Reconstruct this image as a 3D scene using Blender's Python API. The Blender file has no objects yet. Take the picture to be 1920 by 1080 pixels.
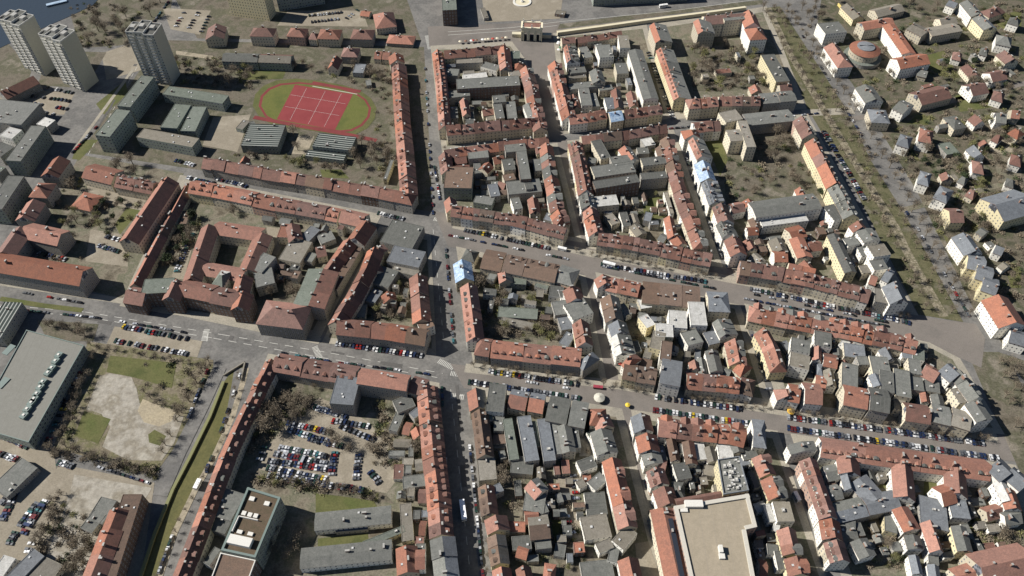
import bpy, math, random
from mathutils import Vector, Matrix
random.seed(7)
R_ = math.radians
scene = bpy.context.scene
# ---------------------------------------------------------------- camera
H, F, TILT = 430.0, 1470.0, R_(50)
cam_d = bpy.data.cameras.new("camera"); cam = bpy.data.objects.new("camera", cam_d)
scene.collection.objects.link(cam)
cam.location = (0, 0, H); cam.rotation_euler = (math.pi/2 - TILT, 0, 0)
cam_d.sensor_width = 36; cam_d.lens = F/1920*36; cam_d.clip_end = 8000; cam_d.clip_start = 1
scene.camera = cam
# ---------------------------------------------------------------- sky and sun
SUN_EL = R_(39); SH = R_(-8)                      # shadows fall towards +x, a little towards the camera
world = bpy.data.worlds.new("World"); scene.world = world; world.use_nodes = True
wn = world.node_tree.nodes; wl = world.node_tree.links
sky = wn.new("ShaderNodeTexSky"); sky.sky_type = 'NISHITA'; sky.sun_disc = False
sky.sun_elevation = SUN_EL
sdir = Vector((-math.cos(SH)*math.cos(SUN_EL), -math.sin(SH)*math.cos(SUN_EL), math.sin(SUN_EL)))
sky.sun_rotation = math.atan2(sdir.x, sdir.y)
sky.altitude = 100; sky.air_density = .75; sky.dust_density = .25; sky.ozone_density = 1.5
wl.new(sky.outputs[0], wn["Background"].inputs[0]); wn["Background"].inputs[1].default_value = 0.05
sl = bpy.data.lights.new("sun", 'SUN'); sl.energy = 5.0; sl.angle = R_(0.5); sl.color = (1, .96, .905)
so = bpy.data.objects.new("sun", sl); scene.collection.objects.link(so)
so.rotation_euler = sdir.to_track_quat('Z', 'Y').to_euler()
scene.view_settings.view_transform = 'Standard'; scene.view_settings.look = 'None'
scene.view_settings.exposure = 0.62; scene.view_settings.gamma = 1
scene.cycles.max_bounces = 4; scene.cycles.diffuse_bounces = 1

def at(px, py, z=0.0):
    """photograph pixel -> point of the place at height z"""
    a, b = (px-960)/F, (540-py)/F
    s, c = math.sin(TILT), math.cos(TILT)
    t = (H-z)/(s - b*c)
    return Vector((a*t, t*(c + b*s), z))
# ---------------------------------------------------------------- materials
def new_mat(name):
    m = bpy.data.materials.new(name); m.use_nodes = True
    return m, m.node_tree.nodes, m.node_tree.links, m.node_tree.nodes["Principled BSDF"]
def ramp(n, stops):
    r = n.new("ShaderNodeValToRGB"); e = r.color_ramp.elements
    while len(e) < len(stops): e.new(.5)
    for i, (p, c) in enumerate(stops):
        e[i].position = p; e[i].color = (*c, 1)
    return r
def noise(n, l, scale, detail=4, rough=.6, vec=None, dim='3D'):
    t = n.new("ShaderNodeTexNoise"); t.inputs["Scale"].default_value = scale
    t.inputs["Detail"].default_value = detail; t.inputs["Roughness"].default_value = rough
    if vec is not None: l.new(vec, t.inputs["Vector"])
    return t
def mixc(n, l, a, b, fac, mode='MIX', f=None):
    m = n.new("ShaderNodeMix"); m.data_type = 'RGBA'; m.blend_type = mode
    for s, v in ((6, a), (7, b)):
        if isinstance(v, tuple): m.inputs[s].default_value = (*v, 1)
        else: l.new(v, m.inputs[s])
    if f is None: l.new(fac, m.inputs[0])
    else: m.inputs[0].default_value = f
    return m.outputs[2]
def ground_mat(name, cols, scale, fine=1.2, rough=.95, amt=.5):
    """cols: list of base colours spread over large patches, with finer mottling"""
    m, n, l, p = new_mat(name)
    g = n.new("ShaderNodeNewGeometry")
    a = noise(n, l, scale, 5, .62, g.outputs["Position"])
    k = len(cols)
    r = ramp(n, [(.33+.34*i/max(1, k-1), c) for i, c in enumerate(cols)])
    l.new(a.outputs[0], r.inputs[0])
    b = noise(n, l, fine, 6, .75, g.outputs["Position"])
    r2 = ramp(n, [(.3, (1-amt,)*3), (.7, (1+amt*.35,)*3)]); l.new(b.outputs[0], r2.inputs[0])
    l.new(mixc(n, l, r.outputs[0], r2.outputs[0], None, 'MULTIPLY', 1.0), p.inputs["Base Color"])
    p.inputs["Roughness"].default_value = rough; p.inputs["Specular IOR Level"].default_value = .2
    return m
def roof_mat(name, c1, c2, spread=.18, rough=.85, seam=0, seamcol=(.3, .3, .3), worn=.5, sw=.28):
    m, n, l, p = new_mat(name)
    g = n.new("ShaderNodeNewGeometry"); oi = n.new("ShaderNodeObjectInfo")
    a = noise(n, l, .30, 8, .85, g.outputs["Position"])
    r = ramp(n, [(.38, c2), (.6, c1)]); l.new(a.outputs[0], r.inputs[0])
    b = noise(n, l, 1.3, 5, .9, g.outputs["Position"])
    r2 = ramp(n, [(.3, (1-worn,)*3), (.7, (1.05,)*3)]); l.new(b.outputs[0], r2.inputs[0])
    c = mixc(n, l, r.outputs[0], r2.outputs[0], None, 'MULTIPLY', 1.0)
    hv = n.new("ShaderNodeHueSaturation"); l.new(c, hv.inputs["Color"])
    mr = n.new("ShaderNodeMapRange"); l.new(oi.outputs["Random"], mr.inputs[0])
    mr.inputs[3].default_value = 1-spread*1.6; mr.inputs[4].default_value = 1+spread; l.new(mr.outputs[0], hv.inputs["Value"])
    ml = n.new("ShaderNodeMath"); ml.operation = 'MULTIPLY'; ml.inputs[1].default_value = 7.31; l.new(oi.outputs["Random"], ml.inputs[0])
    fr = n.new("ShaderNodeMath"); fr.operation = 'FRACT'; l.new(ml.outputs[0], fr.inputs[0])
    ms = n.new("ShaderNodeMapRange"); l.new(fr.outputs[0], ms.inputs[0])
    ms.inputs[3].default_value = .82; ms.inputs[4].default_value = 1.06; l.new(ms.outputs[0], hv.inputs["Saturation"])
    out = hv.outputs[0]
    if seam:
        uv = n.new("ShaderNodeUVMap"); sp = n.new("ShaderNodeSeparateXYZ"); l.new(uv.outputs[0], sp.inputs[0])
        q = n.new("ShaderNodeMath"); q.operation = 'DIVIDE'; q.inputs[1].default_value = seam; l.new(sp.outputs[0], q.inputs[0])
        f = n.new("ShaderNodeMath"); f.operation = 'FRACT'; l.new(q.outputs[0], f.inputs[0])
        t = n.new("ShaderNodeMath"); t.operation = 'LESS_THAN'; t.inputs[1].default_value = sw; l.new(f.outputs[0], t.inputs[0])
        out = mixc(n, l, out, seamcol, t.outputs[0])
    l.new(out, p.inputs["Base Color"]); p.inputs["Roughness"].default_value = rough
    p.inputs["Specular IOR Level"].default_value = .25
    return m
def wall_mat(name, col, spread=.15, win=True, sat=.6, du=2.9, dv=3.1, frame=None, glass=(.045, .047, .052), ww=.33, wh=.44):
    """painted render, sometimes with a regular grid of small windows set into it (UV in metres)"""
    m, n, l, p = new_mat(name)
    g = n.new("ShaderNodeNewGeometry"); oi = n.new("ShaderNodeObjectInfo")
    a = noise(n, l, .8, 5, .7, g.outputs["Position"])
    r = ramp(n, [(.3, tuple(x*.82 for x in col)), (.7, col)]); l.new(a.outputs[0], r.inputs[0])
    hv = n.new("ShaderNodeHueSaturation"); l.new(r.outputs[0], hv.inputs["Color"])
    mr = n.new("ShaderNodeMapRange"); l.new(oi.outputs["Random"], mr.inputs[0])
    mr.inputs[3].default_value = 1-spread*1.5; mr.inputs[4].default_value = 1+spread*.6; l.new(mr.outputs[0], hv.inputs["Value"])
    out = hv.outputs[0]
    if win:
        uv = n.new("ShaderNodeUVMap"); sp = n.new("ShaderNodeSeparateXYZ"); l.new(uv.outputs[0], sp.inputs[0])
        def band(src, period, width, off):
            q = n.new("ShaderNodeMath"); q.operation = 'MULTIPLY_ADD'; q.inputs[1].default_value = 1/period; q.inputs[2].default_value = off; l.new(src, q.inputs[0])
            f = n.new("ShaderNodeMath"); f.operation = 'FRACT'; l.new(q.outputs[0], f.inputs[0])
            s = n.new("ShaderNodeMath"); s.operation = 'SUBTRACT'; s.inputs[1].default_value = .5; l.new(f.outputs[0], s.inputs[0])
            b = n.new("ShaderNodeMath"); b.operation = 'ABSOLUTE'; l.new(s.outputs[0], b.inputs[0])
            t = n.new("ShaderNodeMath"); t.operation = 'LESS_THAN'; t.inputs[1].default_value = width/2; l.new(b.outputs[0], t.inputs[0])
            return t.outputs[0]
        def both(w, h):
            x = n.new("ShaderNodeMath"); x.operation = 'MULTIPLY'
            l.new(band(sp.outputs[0], du, w, 0), x.inputs[0]); l.new(band(sp.outputs[1], dv, h, .02), x.inputs[1])
            return x.outputs[0]
        if frame: out = mixc(n, l, out, frame, both(ww+.12, wh+.12))
        gn = noise(n, l, .45, 1, .5, g.outputs["Position"]); gr = ramp(n, [(.42, glass), (.66, tuple(x*4.5 for x in glass))]); l.new(gn.outputs[0], gr.inputs[0])
        out = mixc(n, l, out, gr.outputs[0], both(ww, wh))
    l.new(out, p.inputs["Base Color"]); p.inputs["Roughness"].default_value = .85
    p.inputs["Specular IOR Level"].default_value = .2
    return m
def plain(name, col, rough=.6, metal=0, spread=0):
    m, n, l, p = new_mat(name)
    g = n.new("ShaderNodeNewGeometry"); a = noise(n, l, 1.7, 4, .7, g.outputs["Position"])
    r = ramp(n, [(.3, tuple(x*.8 for x in col)), (.7, col)]); l.new(a.outputs[0], r.inputs[0])
    out = r.outputs[0]
    if spread:
        oi = n.new("ShaderNodeObjectInfo"); hv = n.new("ShaderNodeHueSaturation"); l.new(out, hv.inputs["Color"])
        mr = n.new("ShaderNodeMapRange"); l.new(oi.outputs["Random"], mr.inputs[0])
        mr.inputs[3].default_value = 1-spread; mr.inputs[4].default_value = 1+spread; l.new(mr.outputs[0], hv.inputs["Value"]); out = hv.outputs[0]
    l.new(out, p.inputs["Base Color"]); p.inputs["Roughness"].default_value = rough; p.inputs["Metallic"].default_value = metal
    return m
RM = {
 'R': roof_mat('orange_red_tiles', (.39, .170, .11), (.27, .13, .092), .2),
 'D': roof_mat('dark_red_and_shade_tiles', (.26, .13, .098), (.17, .098, .076)),  # own tile colour; paired after R it paints shade on the sunless slope
 'B': roof_mat('brown_roofing', (.19, .125, .09), (.14, .10, .075)),
 'G': roof_mat('grey_roofing', (.195, .195, .175), (.13, .135, .12), .25, seam=2.4, seamcol=(.12, .12, .11), sw=.07),
 'S': roof_mat('slate_sheet', (.21, .225, .24), (.15, .16, .17), .15),
 'T': roof_mat('tan_roofing_felt', (.27, .245, .20), (.20, .18, .14)),
 'W': roof_mat('pale_roofing', (.62, .61, .57), (.45, .44, .40), .1),
 'K': roof_mat('green_grey_felt', (.19, .21, .175), (.13, .15, .12), .1),
 'L': roof_mat('blue_white_sheeting', (.55, .68, .80), (.12, .24, .42), .08),
 'V': roof_mat('ribbed_glass_roof', (.05, .065, .06), (.035, .045, .04), .05, seam=2.6, seamcol=(.30, .31, .28)),
}
WM = {
 'c': wall_mat('cream_render', (.60, .54, .41), .2, ww=.29, wh=.40),
 'w': wall_mat('white_render', (.82, .79, .70), .1, ww=.27, wh=.38),
 'y': wall_mat('yellow_render', (.68, .60, .38), .12, ww=.29, wh=.40),
 'g': wall_mat('grey_render', (.33, .31, .27), .2, frame=(.5, .48, .42)),
 'd': wall_mat('brown_brick_wall', (.17, .12, .095), .2, frame=(.32, .29, .24)),
 'k': wall_mat('green_grey_panel_wall', (.24, .27, .22), .15, frame=(.42, .44, .38), ww=.6),
 'p': wall_mat('rose_render', (.46, .32, .25), .15),
 't': wall_mat('tower_panel_wall', (.44, .43, .36), .05, du=3.4, dv=2.85, ww=.62, wh=.42, frame=(.60, .58, .50), glass=(.05, .055, .06)),
 'b': wall_mat('blank_gable_render', (.50, .47, .37), .15, win=False),
}
M_chim = plain('chimney_brick', (.25, .15, .11), .9)
M_trim = plain('pale_trim', (.62, .60, .54), .8)
M_vent = plain('zinc_vent', (.34, .33, .30), .6)
M_sky = plain('skylight_dome', (.55, .55, .53), .3)
M_glass = plain('dark_window_glass', (.03, .035, .045), .1)
M_dark = plain('dark_opening', (.03, .03, .03), .9)
M_teal = plain('teal_edge', (.13, .175, .155), .6)
M_trunk = plain('bark', (.17, .14, .10), .95)
# ---------------------------------------------------------------- object helpers
COL = scene.collection
def link(o, parent=None, **props):
    COL.objects.link(o)
    if parent is not None: o.parent = parent
    for k, v in props.items():
        if v: o[k] = v
    return o
def mesh(name, verts, faces, mats, idx=None, uvs=None):
    me = bpy.data.meshes.new(name); me.from_pydata([tuple(v) for v in verts], [], faces)
    for m in (mats if isinstance(mats, (list, tuple)) else [mats]): me.materials.append(m)
    if idx: me.polygons.foreach_set("material_index", idx)
    if uvs:
        uvl = me.uv_layers.new(name="UVMap")
        fl = []
        for f in uvs:
            for u in f: fl += [u[0], u[1]]
        uvl.data.foreach_set("uv", fl)
    me.update(); return me
def obj(name, me, parent=None, loc=None, rz=0, sc=None, **props):
    o = bpy.data.objects.new(name, me)
    if loc is not None: o.location = loc
    if rz: o.rotation_euler = (0, 0, rz)
    if sc is not None: o.scale = sc
    return link(o, parent, **props)
def empty(name, loc, rz=0, **props):
    o = bpy.data.objects.new(name, None); o.location = loc; o.rotation_euler = (0, 0, rz); o.empty_display_size = 1
    return link(o, None, **props)
class MB:
    def __init__(s): s.v = []; s.f = []; s.m = []; s.u = []
    def quad(s, pts, mi=0, uv=None):
        b = len(s.v); s.v += [Vector(p) for p in pts]; s.f.append(tuple(range(b, b+len(pts)))); s.m.append(mi)
        s.u.append(uv or [(p[0], p[1]) for p in pts])
    def box(s, c, d, mi=0, rz=0):
        x, y, z = (q/2 for q in d); cx, cy, cz = c; ca, sa = math.cos(rz), math.sin(rz)
        P = [(cx+(a*x)*ca-(b*y)*sa, cy+(a*x)*sa+(b*y)*ca, cz+e*z) for e in (-1, 1) for a, b in ((-1, -1), (1, -1), (1, 1), (-1, 1))]
        for f in ((3, 2, 1, 0), (4, 5, 6, 7), (0, 1, 5, 4), (1, 2, 6, 5), (2, 3, 7, 6), (3, 0, 4, 7)): s.quad([P[i] for i in f], mi)
    def wall(s, p, q, z0, z1, mi=0, u0=0, top2=None):
        L = (Vector(q[:2])-Vector(p[:2])).length; n = max(1, round(L/2.9)); U = n*2.9
        s.quad([(p[0], p[1], z0), (q[0], q[1], z0), (q[0], q[1], z1), (p[0], p[1], z1)], mi, [(0, z0), (U, z0), (U, z1), (0, z1)])
    def prism(s, poly, z0, z1, mt=0, ms=0):
        k = len(poly)
        for i in range(k): s.wall(poly[i], poly[(i+1) % k], z0, z1, ms)
        s.quad([(p[0], p[1], z1) for p in poly], mt)
    def build(s, name, mats): return mesh(name, s.v, s.f, mats, s.m, s.u)
def ccw(poly):
    a = sum(poly[i][0]*poly[(i+1) % len(poly)][1]-poly[(i+1) % len(poly)][0]*poly[i][1] for i in range(len(poly)))
    return list(poly) if a > 0 else list(poly)[::-1]
def ordn(k):
    if k % 100 in (11, 12, 13): return f"{k}th"
    return f"{k}{ {1:'st',2:'nd',3:'rd'}.get(k % 10, 'th') }"
# shared small parts
def box_mesh(name, d, mat, z0=0):
    b = MB(); b.box((0, 0, z0+d[2]/2), d); return b.build(name, mat)
ME_chim = []
for k, (a, b_, c) in enumerate(((1.6, .8, 3.6), (.9, .9, 3.2), (2.4, .8, 3.4))):
    b = MB(); b.box((0, 0, c/2-1.6), (a, b_, c)); b.box((0, 0, c-1.6+.08), (a+.25, b_+.25, .16), 1); ME_chim.append(b.build('chimney', [M_chim, M_vent]))
ME_sky = MB(); ME_sky.box((0, 0, .2), (1.6, 1.6, .4)); ME_sky.box((0, 0, .5), (1.3, 1.3, .2), 1); ME_sky = ME_sky.build('skylight', [M_vent, M_sky])
ME_unit = MB(); ME_unit.box((0, 0, .7), (2.6, 1.8, 1.4)); ME_unit.box((.3, 0, 1.5), (1.1, 1.1, .3), 1); ME_unit = ME_unit.build('air_unit', [M_vent, M_trim])
def dormer_mesh(roofm, wallm, gable):
    """a dormer looking along -y, its sill at z=0, running back into the slope"""
    b = MB(); w, d, h = (1.3, 3.2, 1.5) if not gable else (3.4, 4.2, 2.6)
    b.quad([(-w, 0, -1.2), (w, 0, -1.2), (w, 0, h), (-w, 0, h)], 0)
    b.quad([(-w, d, -1.2), (-w, 0, -1.2), (-w, 0, h), (-w, d, h)], 0); b.quad([(w, 0, -1.2), (w, d, -1.2), (w, d, h), (w, 0, h)], 0)
    r = h+.35 if not gable else h+2.2; o = .2
    b.quad([(-w, 0, h), (w, 0, h), (0, 0, r-.15)], 0)
    b.quad([(-w-o, -o, h-.1), (0, -o, r), (0, d+1.5, r), (-w-o, d, h-.1)][::-1], 1)
    b.quad([(w+o, -o, h-.1), (0, -o, r), (0, d+1.5, r), (w+o, d, h-.1)], 1)
    b.box((0, -.03, h*.45), (w*.95, .08, h*.62), 2)
    return b.build('dormer', [wallm, roofm, M_glass])
_dm = {}
def dormer(roof, wall, gable):
    k = (roof, wall, gable)
    if k not in _dm: _dm[k] = dormer_mesh(RM[roof], WM['b'] if wall in 'cwyp' else WM['g'], gable)
    return _dm[k]
CW = {'R': 'orange-red-tiled', 'D': 'dark-red-tiled', 'B': 'brown-roofed', 'G': 'grey-roofed', 'S': 'blue-grey-roofed', 'T': 'tan-roofed',
      'W': 'white-roofed', 'K': 'green-grey-roofed', 'L': 'sheeting-covered', 'V': 'ribbed-dark-roofed'}
FOOT = []
BUILT = []          # (thing, block, kindword, screen x, screen y, auto?)
def make_house(A, B, w, h, r, typ, roof, wall, dorm, name, top):
    """one house: A, B ends of its ridge (xy), w width, h eaves, r rise; typ g gable, h hip, f flat, a/b hip at one end"""
    mid = (A+B)/2; d = (B-A); L = max(2.0, d.length); d.normalize(); rz = math.atan2(d.y, d.x)
    root = empty(name, (mid.x, mid.y, 0), rz); FOOT.append((mid, d.copy(), L/2, w/2))
    hw, hl = w/2, L/2; z0 = -.3
    b = MB(); P = [(-hl, -hw), (hl, -hw), (hl, hw), (-hl, hw)]
    if typ == 'f':
        zt = h+.2
        for i in range(4): b.wall(P[i], P[(i+1) % 4], z0, zt)
        t = .3; Q = [(-hl+t, -hw+t), (hl-t, -hw+t), (hl-t, hw-t), (-hl+t, hw-t)]
        for i in range(4):
            j = (i+1) % 4
            b.quad([(*P[i], zt), (*P[j], zt), (*Q[j], zt), (*Q[i], zt)], 1)
            b.quad([(*Q[i], zt), (*Q[j], zt), (*Q[j], h), (*Q[i], h)], 1)
        obj('wall', b.build('wall', [WM[wall], RM[roof[0]]]), root)
        q = MB(); q.quad([(x, y, h) for x, y in Q], 0); q.quad([(x, y, h-.25) for x, y in Q][::-1], 0)
        obj('roof', q.build('roof', RM[roof[0]]), root)
        if top:
            for k in range(min(8, max(1, int(w*L/130)))):
                kind = random.random()
                obj('skylight' if kind < .55 else 'air_unit' if kind < .75 else 'chimney', ME_sky if kind < .55 else ME_unit if kind < .75 else random.choice(ME_chim), root,
                    (random.uniform(-hl+1.6, hl-1.6) if hl > 2 else 0, random.uniform(-hw+1.6, hw-1.6) if hw > 2 else 0, h), random.choice((0, 1.57)),
                    (random.uniform(.6, 1),)*3)
        return root
    nr0 = Vector((-d.y, d.x)); lp0 = (nr0.x < 0) if abs(nr0.x) > abs(nr0.y)*.8 else (nr0.y > 0); yo = (hw*.5*(1 if lp0 else -1)) if typ == 'q' else 0
    ra = typ in 'ha'; rb = typ in 'hb'; hip = min(hw*.95, hl*.8)
    for i in range(4): b.wall(P[i], P[(i+1) % 4], z0, h)
    if not ra: b.quad([(-hl, hw, h), (-hl, -hw, h), (-hl, yo, h+r-.05)], 0, [(0, h), (3, h), (1.5, h)])
    if not rb: b.quad([(hl, -hw, h), (hl, hw, h), (hl, yo, h+r-.05)], 0, [(0, h), (3, h), (1.5, h)])
    obj('wall', b.build('wall', [WM[wall]]), root)
    q = MB(); o = .45; sl = r/hw; ze = h-o*sl+.12; zr = h+r+.12; e = .12
    xa, xb = (-hl+hip if ra else -hl-e), (hl-hip if rb else hl+e)
    ea, eb = (-hl-o if ra else -hl-e), (hl+o if rb else hl+e)
    ml = 0; mr = 1 if len(roof) > 1 else 0            # in RD the second slope's shade is put into its colour; first letter: slope that faces left / up in the photograph
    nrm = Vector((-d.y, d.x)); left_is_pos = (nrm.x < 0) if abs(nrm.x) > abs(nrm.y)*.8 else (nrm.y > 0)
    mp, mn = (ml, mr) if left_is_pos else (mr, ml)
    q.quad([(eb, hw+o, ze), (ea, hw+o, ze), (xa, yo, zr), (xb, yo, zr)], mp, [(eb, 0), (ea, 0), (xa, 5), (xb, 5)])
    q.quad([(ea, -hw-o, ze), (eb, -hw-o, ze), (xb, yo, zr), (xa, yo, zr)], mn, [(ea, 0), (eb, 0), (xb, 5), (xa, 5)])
    if ra: q.quad([(ea, hw+o, ze), (ea, -hw-o, ze), (xa, yo, zr)], mn)
    if rb: q.quad([(eb, -hw-o, ze), (eb, hw+o, ze), (xb, yo, zr)], mn)
    g = .22
    q.quad([(eb, hw+o, ze-g), (ea, hw+o, ze-g), (xa, yo, zr-g), (xb, yo, zr-g)][::-1], mp)
    q.quad([(ea, -hw-o, ze-g), (eb, -hw-o, ze-g), (xb, yo, zr-g), (xa, yo, zr-g)][::-1], mn)
    for s in (1, -1): q.quad([(ea, s*(hw+o), ze-g), (eb, s*(hw+o), ze-g), (eb, s*(hw+o), ze), (ea, s*(hw+o), ze)], 2)
    if not ra: q.quad([(ea, hw+o, ze), (ea, hw+o, ze-g), (ea, yo, zr-g), (ea, yo, zr)], 2); q.quad([(ea, -hw-o, ze), (ea, -hw-o, ze-g), (ea, yo, zr-g), (ea, yo, zr)], 2)
    if not rb: q.quad([(eb, hw+o, ze), (eb, hw+o, ze-g), (eb, yo, zr-g), (eb, yo, zr)], 2); q.quad([(eb, -hw-o, ze), (eb, -hw-o, ze-g), (eb, yo, zr-g), (eb, yo, zr)], 2)
    obj('roof', q.build('roof', [RM[roof[0]], RM[roof[-1]], M_chim]), root)
    if top:
        for k in range(1 if L < 14 else 2 + int(L > 40)):
            obj('chimney', random.choice(ME_chim), root, (random.uniform(xa+.8, xb-.8) if xb-xa > 2 else 0, random.choice((-1, 1))*random.uniform(.3, hw*.35)+yo*.5, h+r*.9), random.choice((0, 1.57)))
        if random.random() < .6: obj('skylight', ME_sky, root, (random.uniform(-hl*.6, hl*.6), random.choice((-1, 1))*hw*.5, h+r*.5+.15), 0, (.8, .8, .8))
    if dorm and r > 2.5:
        for s in (1, -1):
            pos = (s > 0) == left_is_pos
            kind = dorm[0] if pos else dorm[-1]
            if kind == '-': continue
            gab = kind == 'G'
            if gab: xs = [random.uniform(-.15, .15)*hl]
            else:
                k = max(1, int(L/(5.2 if kind == 'd' else 3.6))); xs = [-hl+L*(i+.5)/k for i in range(k)]
            for x in xs:
                if ra and x < -hl+hip*.9: continue
                if rb and x > hl-hip*.9: continue
                yy = hw*(.95 if gab else .72 if typ != 'q' else .8); zz = h+r*((1-yy/hw) if typ != 'q' else (hw-yy)/(hw*.5))+.15
                if random.random() < .12: continue
                rc = roof[0] if pos else roof[-1]
                obj('dormer', dormer(rc if random.random() < .8 else 'G', wall, gab), root, (x+random.uniform(-.25, .25), s*yy, zz), math.pi if s > 0 else 0, (random.uniform(.8, 1.15), 1, random.uniform(.85, 1.1)))
    return root
def inside(p, poly):
    r = False; j = len(poly)-1
    for i in range(len(poly)):
        (xi, yi), (xj, yj) = poly[i], poly[j]
        if (yi > p[1]) != (yj > p[1]) and p[0] < (xj-xi)*(p[1]-yi)/(yj-yi)+xi: r = not r
        j = i
    return r
def screen(v):
    s, c = math.sin(TILT), math.cos(TILT); dz = v[2]-H
    dep = v[1]*c - dz*s; up = v[1]*s + dz*c
    return 960+F*v[0]/dep, 540-F*up/dep
KIND = {'q': 'gabled', 'f': 'flat-roofed', 'g': 'gabled', 'h': 'hipped', 'a': 'gabled', 'b': 'gabled'}
def parse(block, text):
    for line in text.strip().splitlines():
        line = line.strip()
        if not line or line[0] == '#': continue
        geo, spec, *desc = [t.strip() for t in line.split('|')]
        desc = desc[0] if desc else ''
        g = [float(t) for t in geo.split()]; pts = list(zip(g[::2], g[1::2]))
        s = spec.split(); w, h, r = map(float, s[:3]); typ, roof, wall = s[3:6]
        ex = s[6:]; n = int(ex.pop(0)) if ex and ex[0].isdigit() else 1; dorm = ex[0] if ex else ''
        ax_, ay_ = sum(p[0] for p in pts)/len(pts), sum(p[1] for p in pts)/len(pts)
        if ax_ > 850 and 'villa' not in block:             # widths were first read a little too wide in the near half
            vert = abs(pts[-1][1]-pts[0][1]) > abs(pts[-1][0]-pts[0][0]); low = ay_ > 560; mid_ = 250 < ay_ <= 560
            w *= ((.82 if low else .9 if mid_ else 1) if desc else (.66 if low else .85 if mid_ else .95)) if vert else ((.93 if desc else .86) if low else 1)
        roofs = roof.split(','); walls = wall.split(',')
        zr = h + (r*(1.1 if r > 2.5 else 1) if typ != 'f' else 0)
        W = [at(x, y, zr).to_2d() for x, y in pts]
        lens = [(W[i+1]-W[i]).length for i in range(len(W)-1)]; tot = sum(lens)
        cuts = [0.0]
        for i in range(n): cuts.append(cuts[-1]+random.uniform(.7, 1.3))
        cuts = [c/cuts[-1]*tot for c in cuts]
        for e in range(1, len(lens)):                      # snap the nearest party wall to each bend of the row
            acc = sum(lens[:e]); k = min(range(1, len(cuts)-1), key=lambda i: abs(cuts[i]-acc), default=None) if len(cuts) > 2 else None
            if k: cuts[k] = acc
        cuts.sort()
        def pos(t, lo):
            for i, L in enumerate(lens):
                if t < L-1e-6 or (not lo and t <= L+1e-6) or i == len(lens)-1: return W[i]+(W[i+1]-W[i])*(t/L)
                t -= L
        items = []
        for i in range(n):
            if cuts[i+1]-cuts[i] < 1: continue
            A, B = pos(cuts[i], True), pos(cuts[i+1], False)
            rr = roofs[i % len(roofs)] if len(roofs) > 1 else roofs[0]
            if n > 3 and len(roofs) == 1 and random.random() < .2: rr = ''.join({'R': 'D', 'D': random.choice('RDB')}.get(c, c) for c in rr)
            ww = walls[i % len(walls)] if len(walls) > 1 else walls[0]
            if n > 2 and len(walls) == 1 and ww in 'cwg' and random.random() < .35: ww = random.choice('cwyp') if ww != 'g' else random.choice('ggdc')
            t = typ
            if n > 1 and typ in 'hab': t = 'a' if (i == 0 and typ in 'ha') else 'b' if (i == n-1 and typ in 'hb') else 'g'
            j = random.uniform(-.5, .6) if n > 1 else random.uniform(-.1, .1); jr = random.uniform(-.3, .6) if n > 1 else 0
            area = w*(B-A).length
            nm = 'terraced_house' if n > 1 else ('shed' if area < 90 and h < 7 else 'town_building' if desc else 'yard_building')
            o = make_house(A, B, w+random.uniform(-.3, .3), h+j, max(.5, r*(1.1 if r > 2.5 else 1)+jr), t, rr, ww, dorm, nm, (w*(B-A).length > 60))
            m = ((A+B)/2).to_3d(); m.z = h; items.append((o, screen(m), t, rr))
        if n > 1:
            horiz = abs(pts[-1][0]-pts[0][0]) > abs(pts[-1][1]-pts[0][1])
            items.sort(key=lambda q: q[1][0] if horiz else q[1][1])
            for i, (o, sc, t, rr) in enumerate(items):
                o['label'] = f"{CW[rr[0]]} house, {ordn(i+1)} from {'left' if horiz else 'top'}, {desc}"
                o['category'] = 'house'; o['group'] = 'houses in the ' + desc
        else:
            for o, sc, t, rr in items:
                if desc: o['label'] = desc; o['category'] = 'building'
                else: BUILT.append((o, block, f"{CW[rr[0]]} {KIND[t]}", sc))
def label_auto():
    g = {}
    for o, blk, kw, sc in BUILT: g.setdefault((blk, kw), []).append((sc[0], sc[1], o))
    for (blk, kw), L in g.items():
        L.sort(key=lambda q: q[0])
        for i, (x, y, o) in enumerate(L):
            o['label'] = (f"{kw} building, {ordn(i+1)} from left, {blk}" if len(L) > 1 else f"the only {kw} building inside, {blk}")
            o['category'] = 'building'
# ================================================================ BUILDINGS
# x y x y ... ridge line in photograph pixels | width eaves rise type roof wall n dormers | description
parse("first block right of the long street", """
820 92 827 146 834 236 | 10 10 4 g RD c 9 d | row on the long street's right side below the gate square
832 95 890 91 948 84 | 11 10 4 g D c 5 | row facing the gate square left of the gate
944 84 949 124 | 11 11 4 g R c 3 | short row at the corner of the gate square
966 118 984 118 | 10 10 4 h R c | small red corner building where the pedestrian street starts
966 96 966 110 | 9 9 0 f K k | dark green flat building at the gate square corner
986 123 996 156 1004 198 1014 238 | 12 10 4 g RD c 8 -G | row left of the upper pedestrian street
836 236 937 226 1016 219 | 12 10 5 g D c 8 -d | long row with many windows, bottom of first right-hand block
856 158 974 151 | 15 12 0 f G d
868 145 913 140 | 8 9 0 f W w
830 134 860 136 | 11 8 0 f G g
838 178 880 173 | 10 8 0 f G g
869 183 875 212 | 7 9 3 g RD c
880 210 882 232 | 8 7 0 f G g
924 186 948 184 | 11 11 0 f G c
932 193 938 222 | 8 10 0 f G c
957 190 961 222 | 9 9 0 f G g
990 193 1003 224 | 9 10 2 g G w
904 207 928 203 | 7 6 3 g R c
912 222 930 219 | 6 5 0 f T c
855 114 905 112 | 9 8 0 f T g
905 120 935 128 | 9 7 0 f G w
955 140 975 137 | 9 10 0 f T c
850 200 852 222 | 7 6 0 f G g
""")
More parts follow.
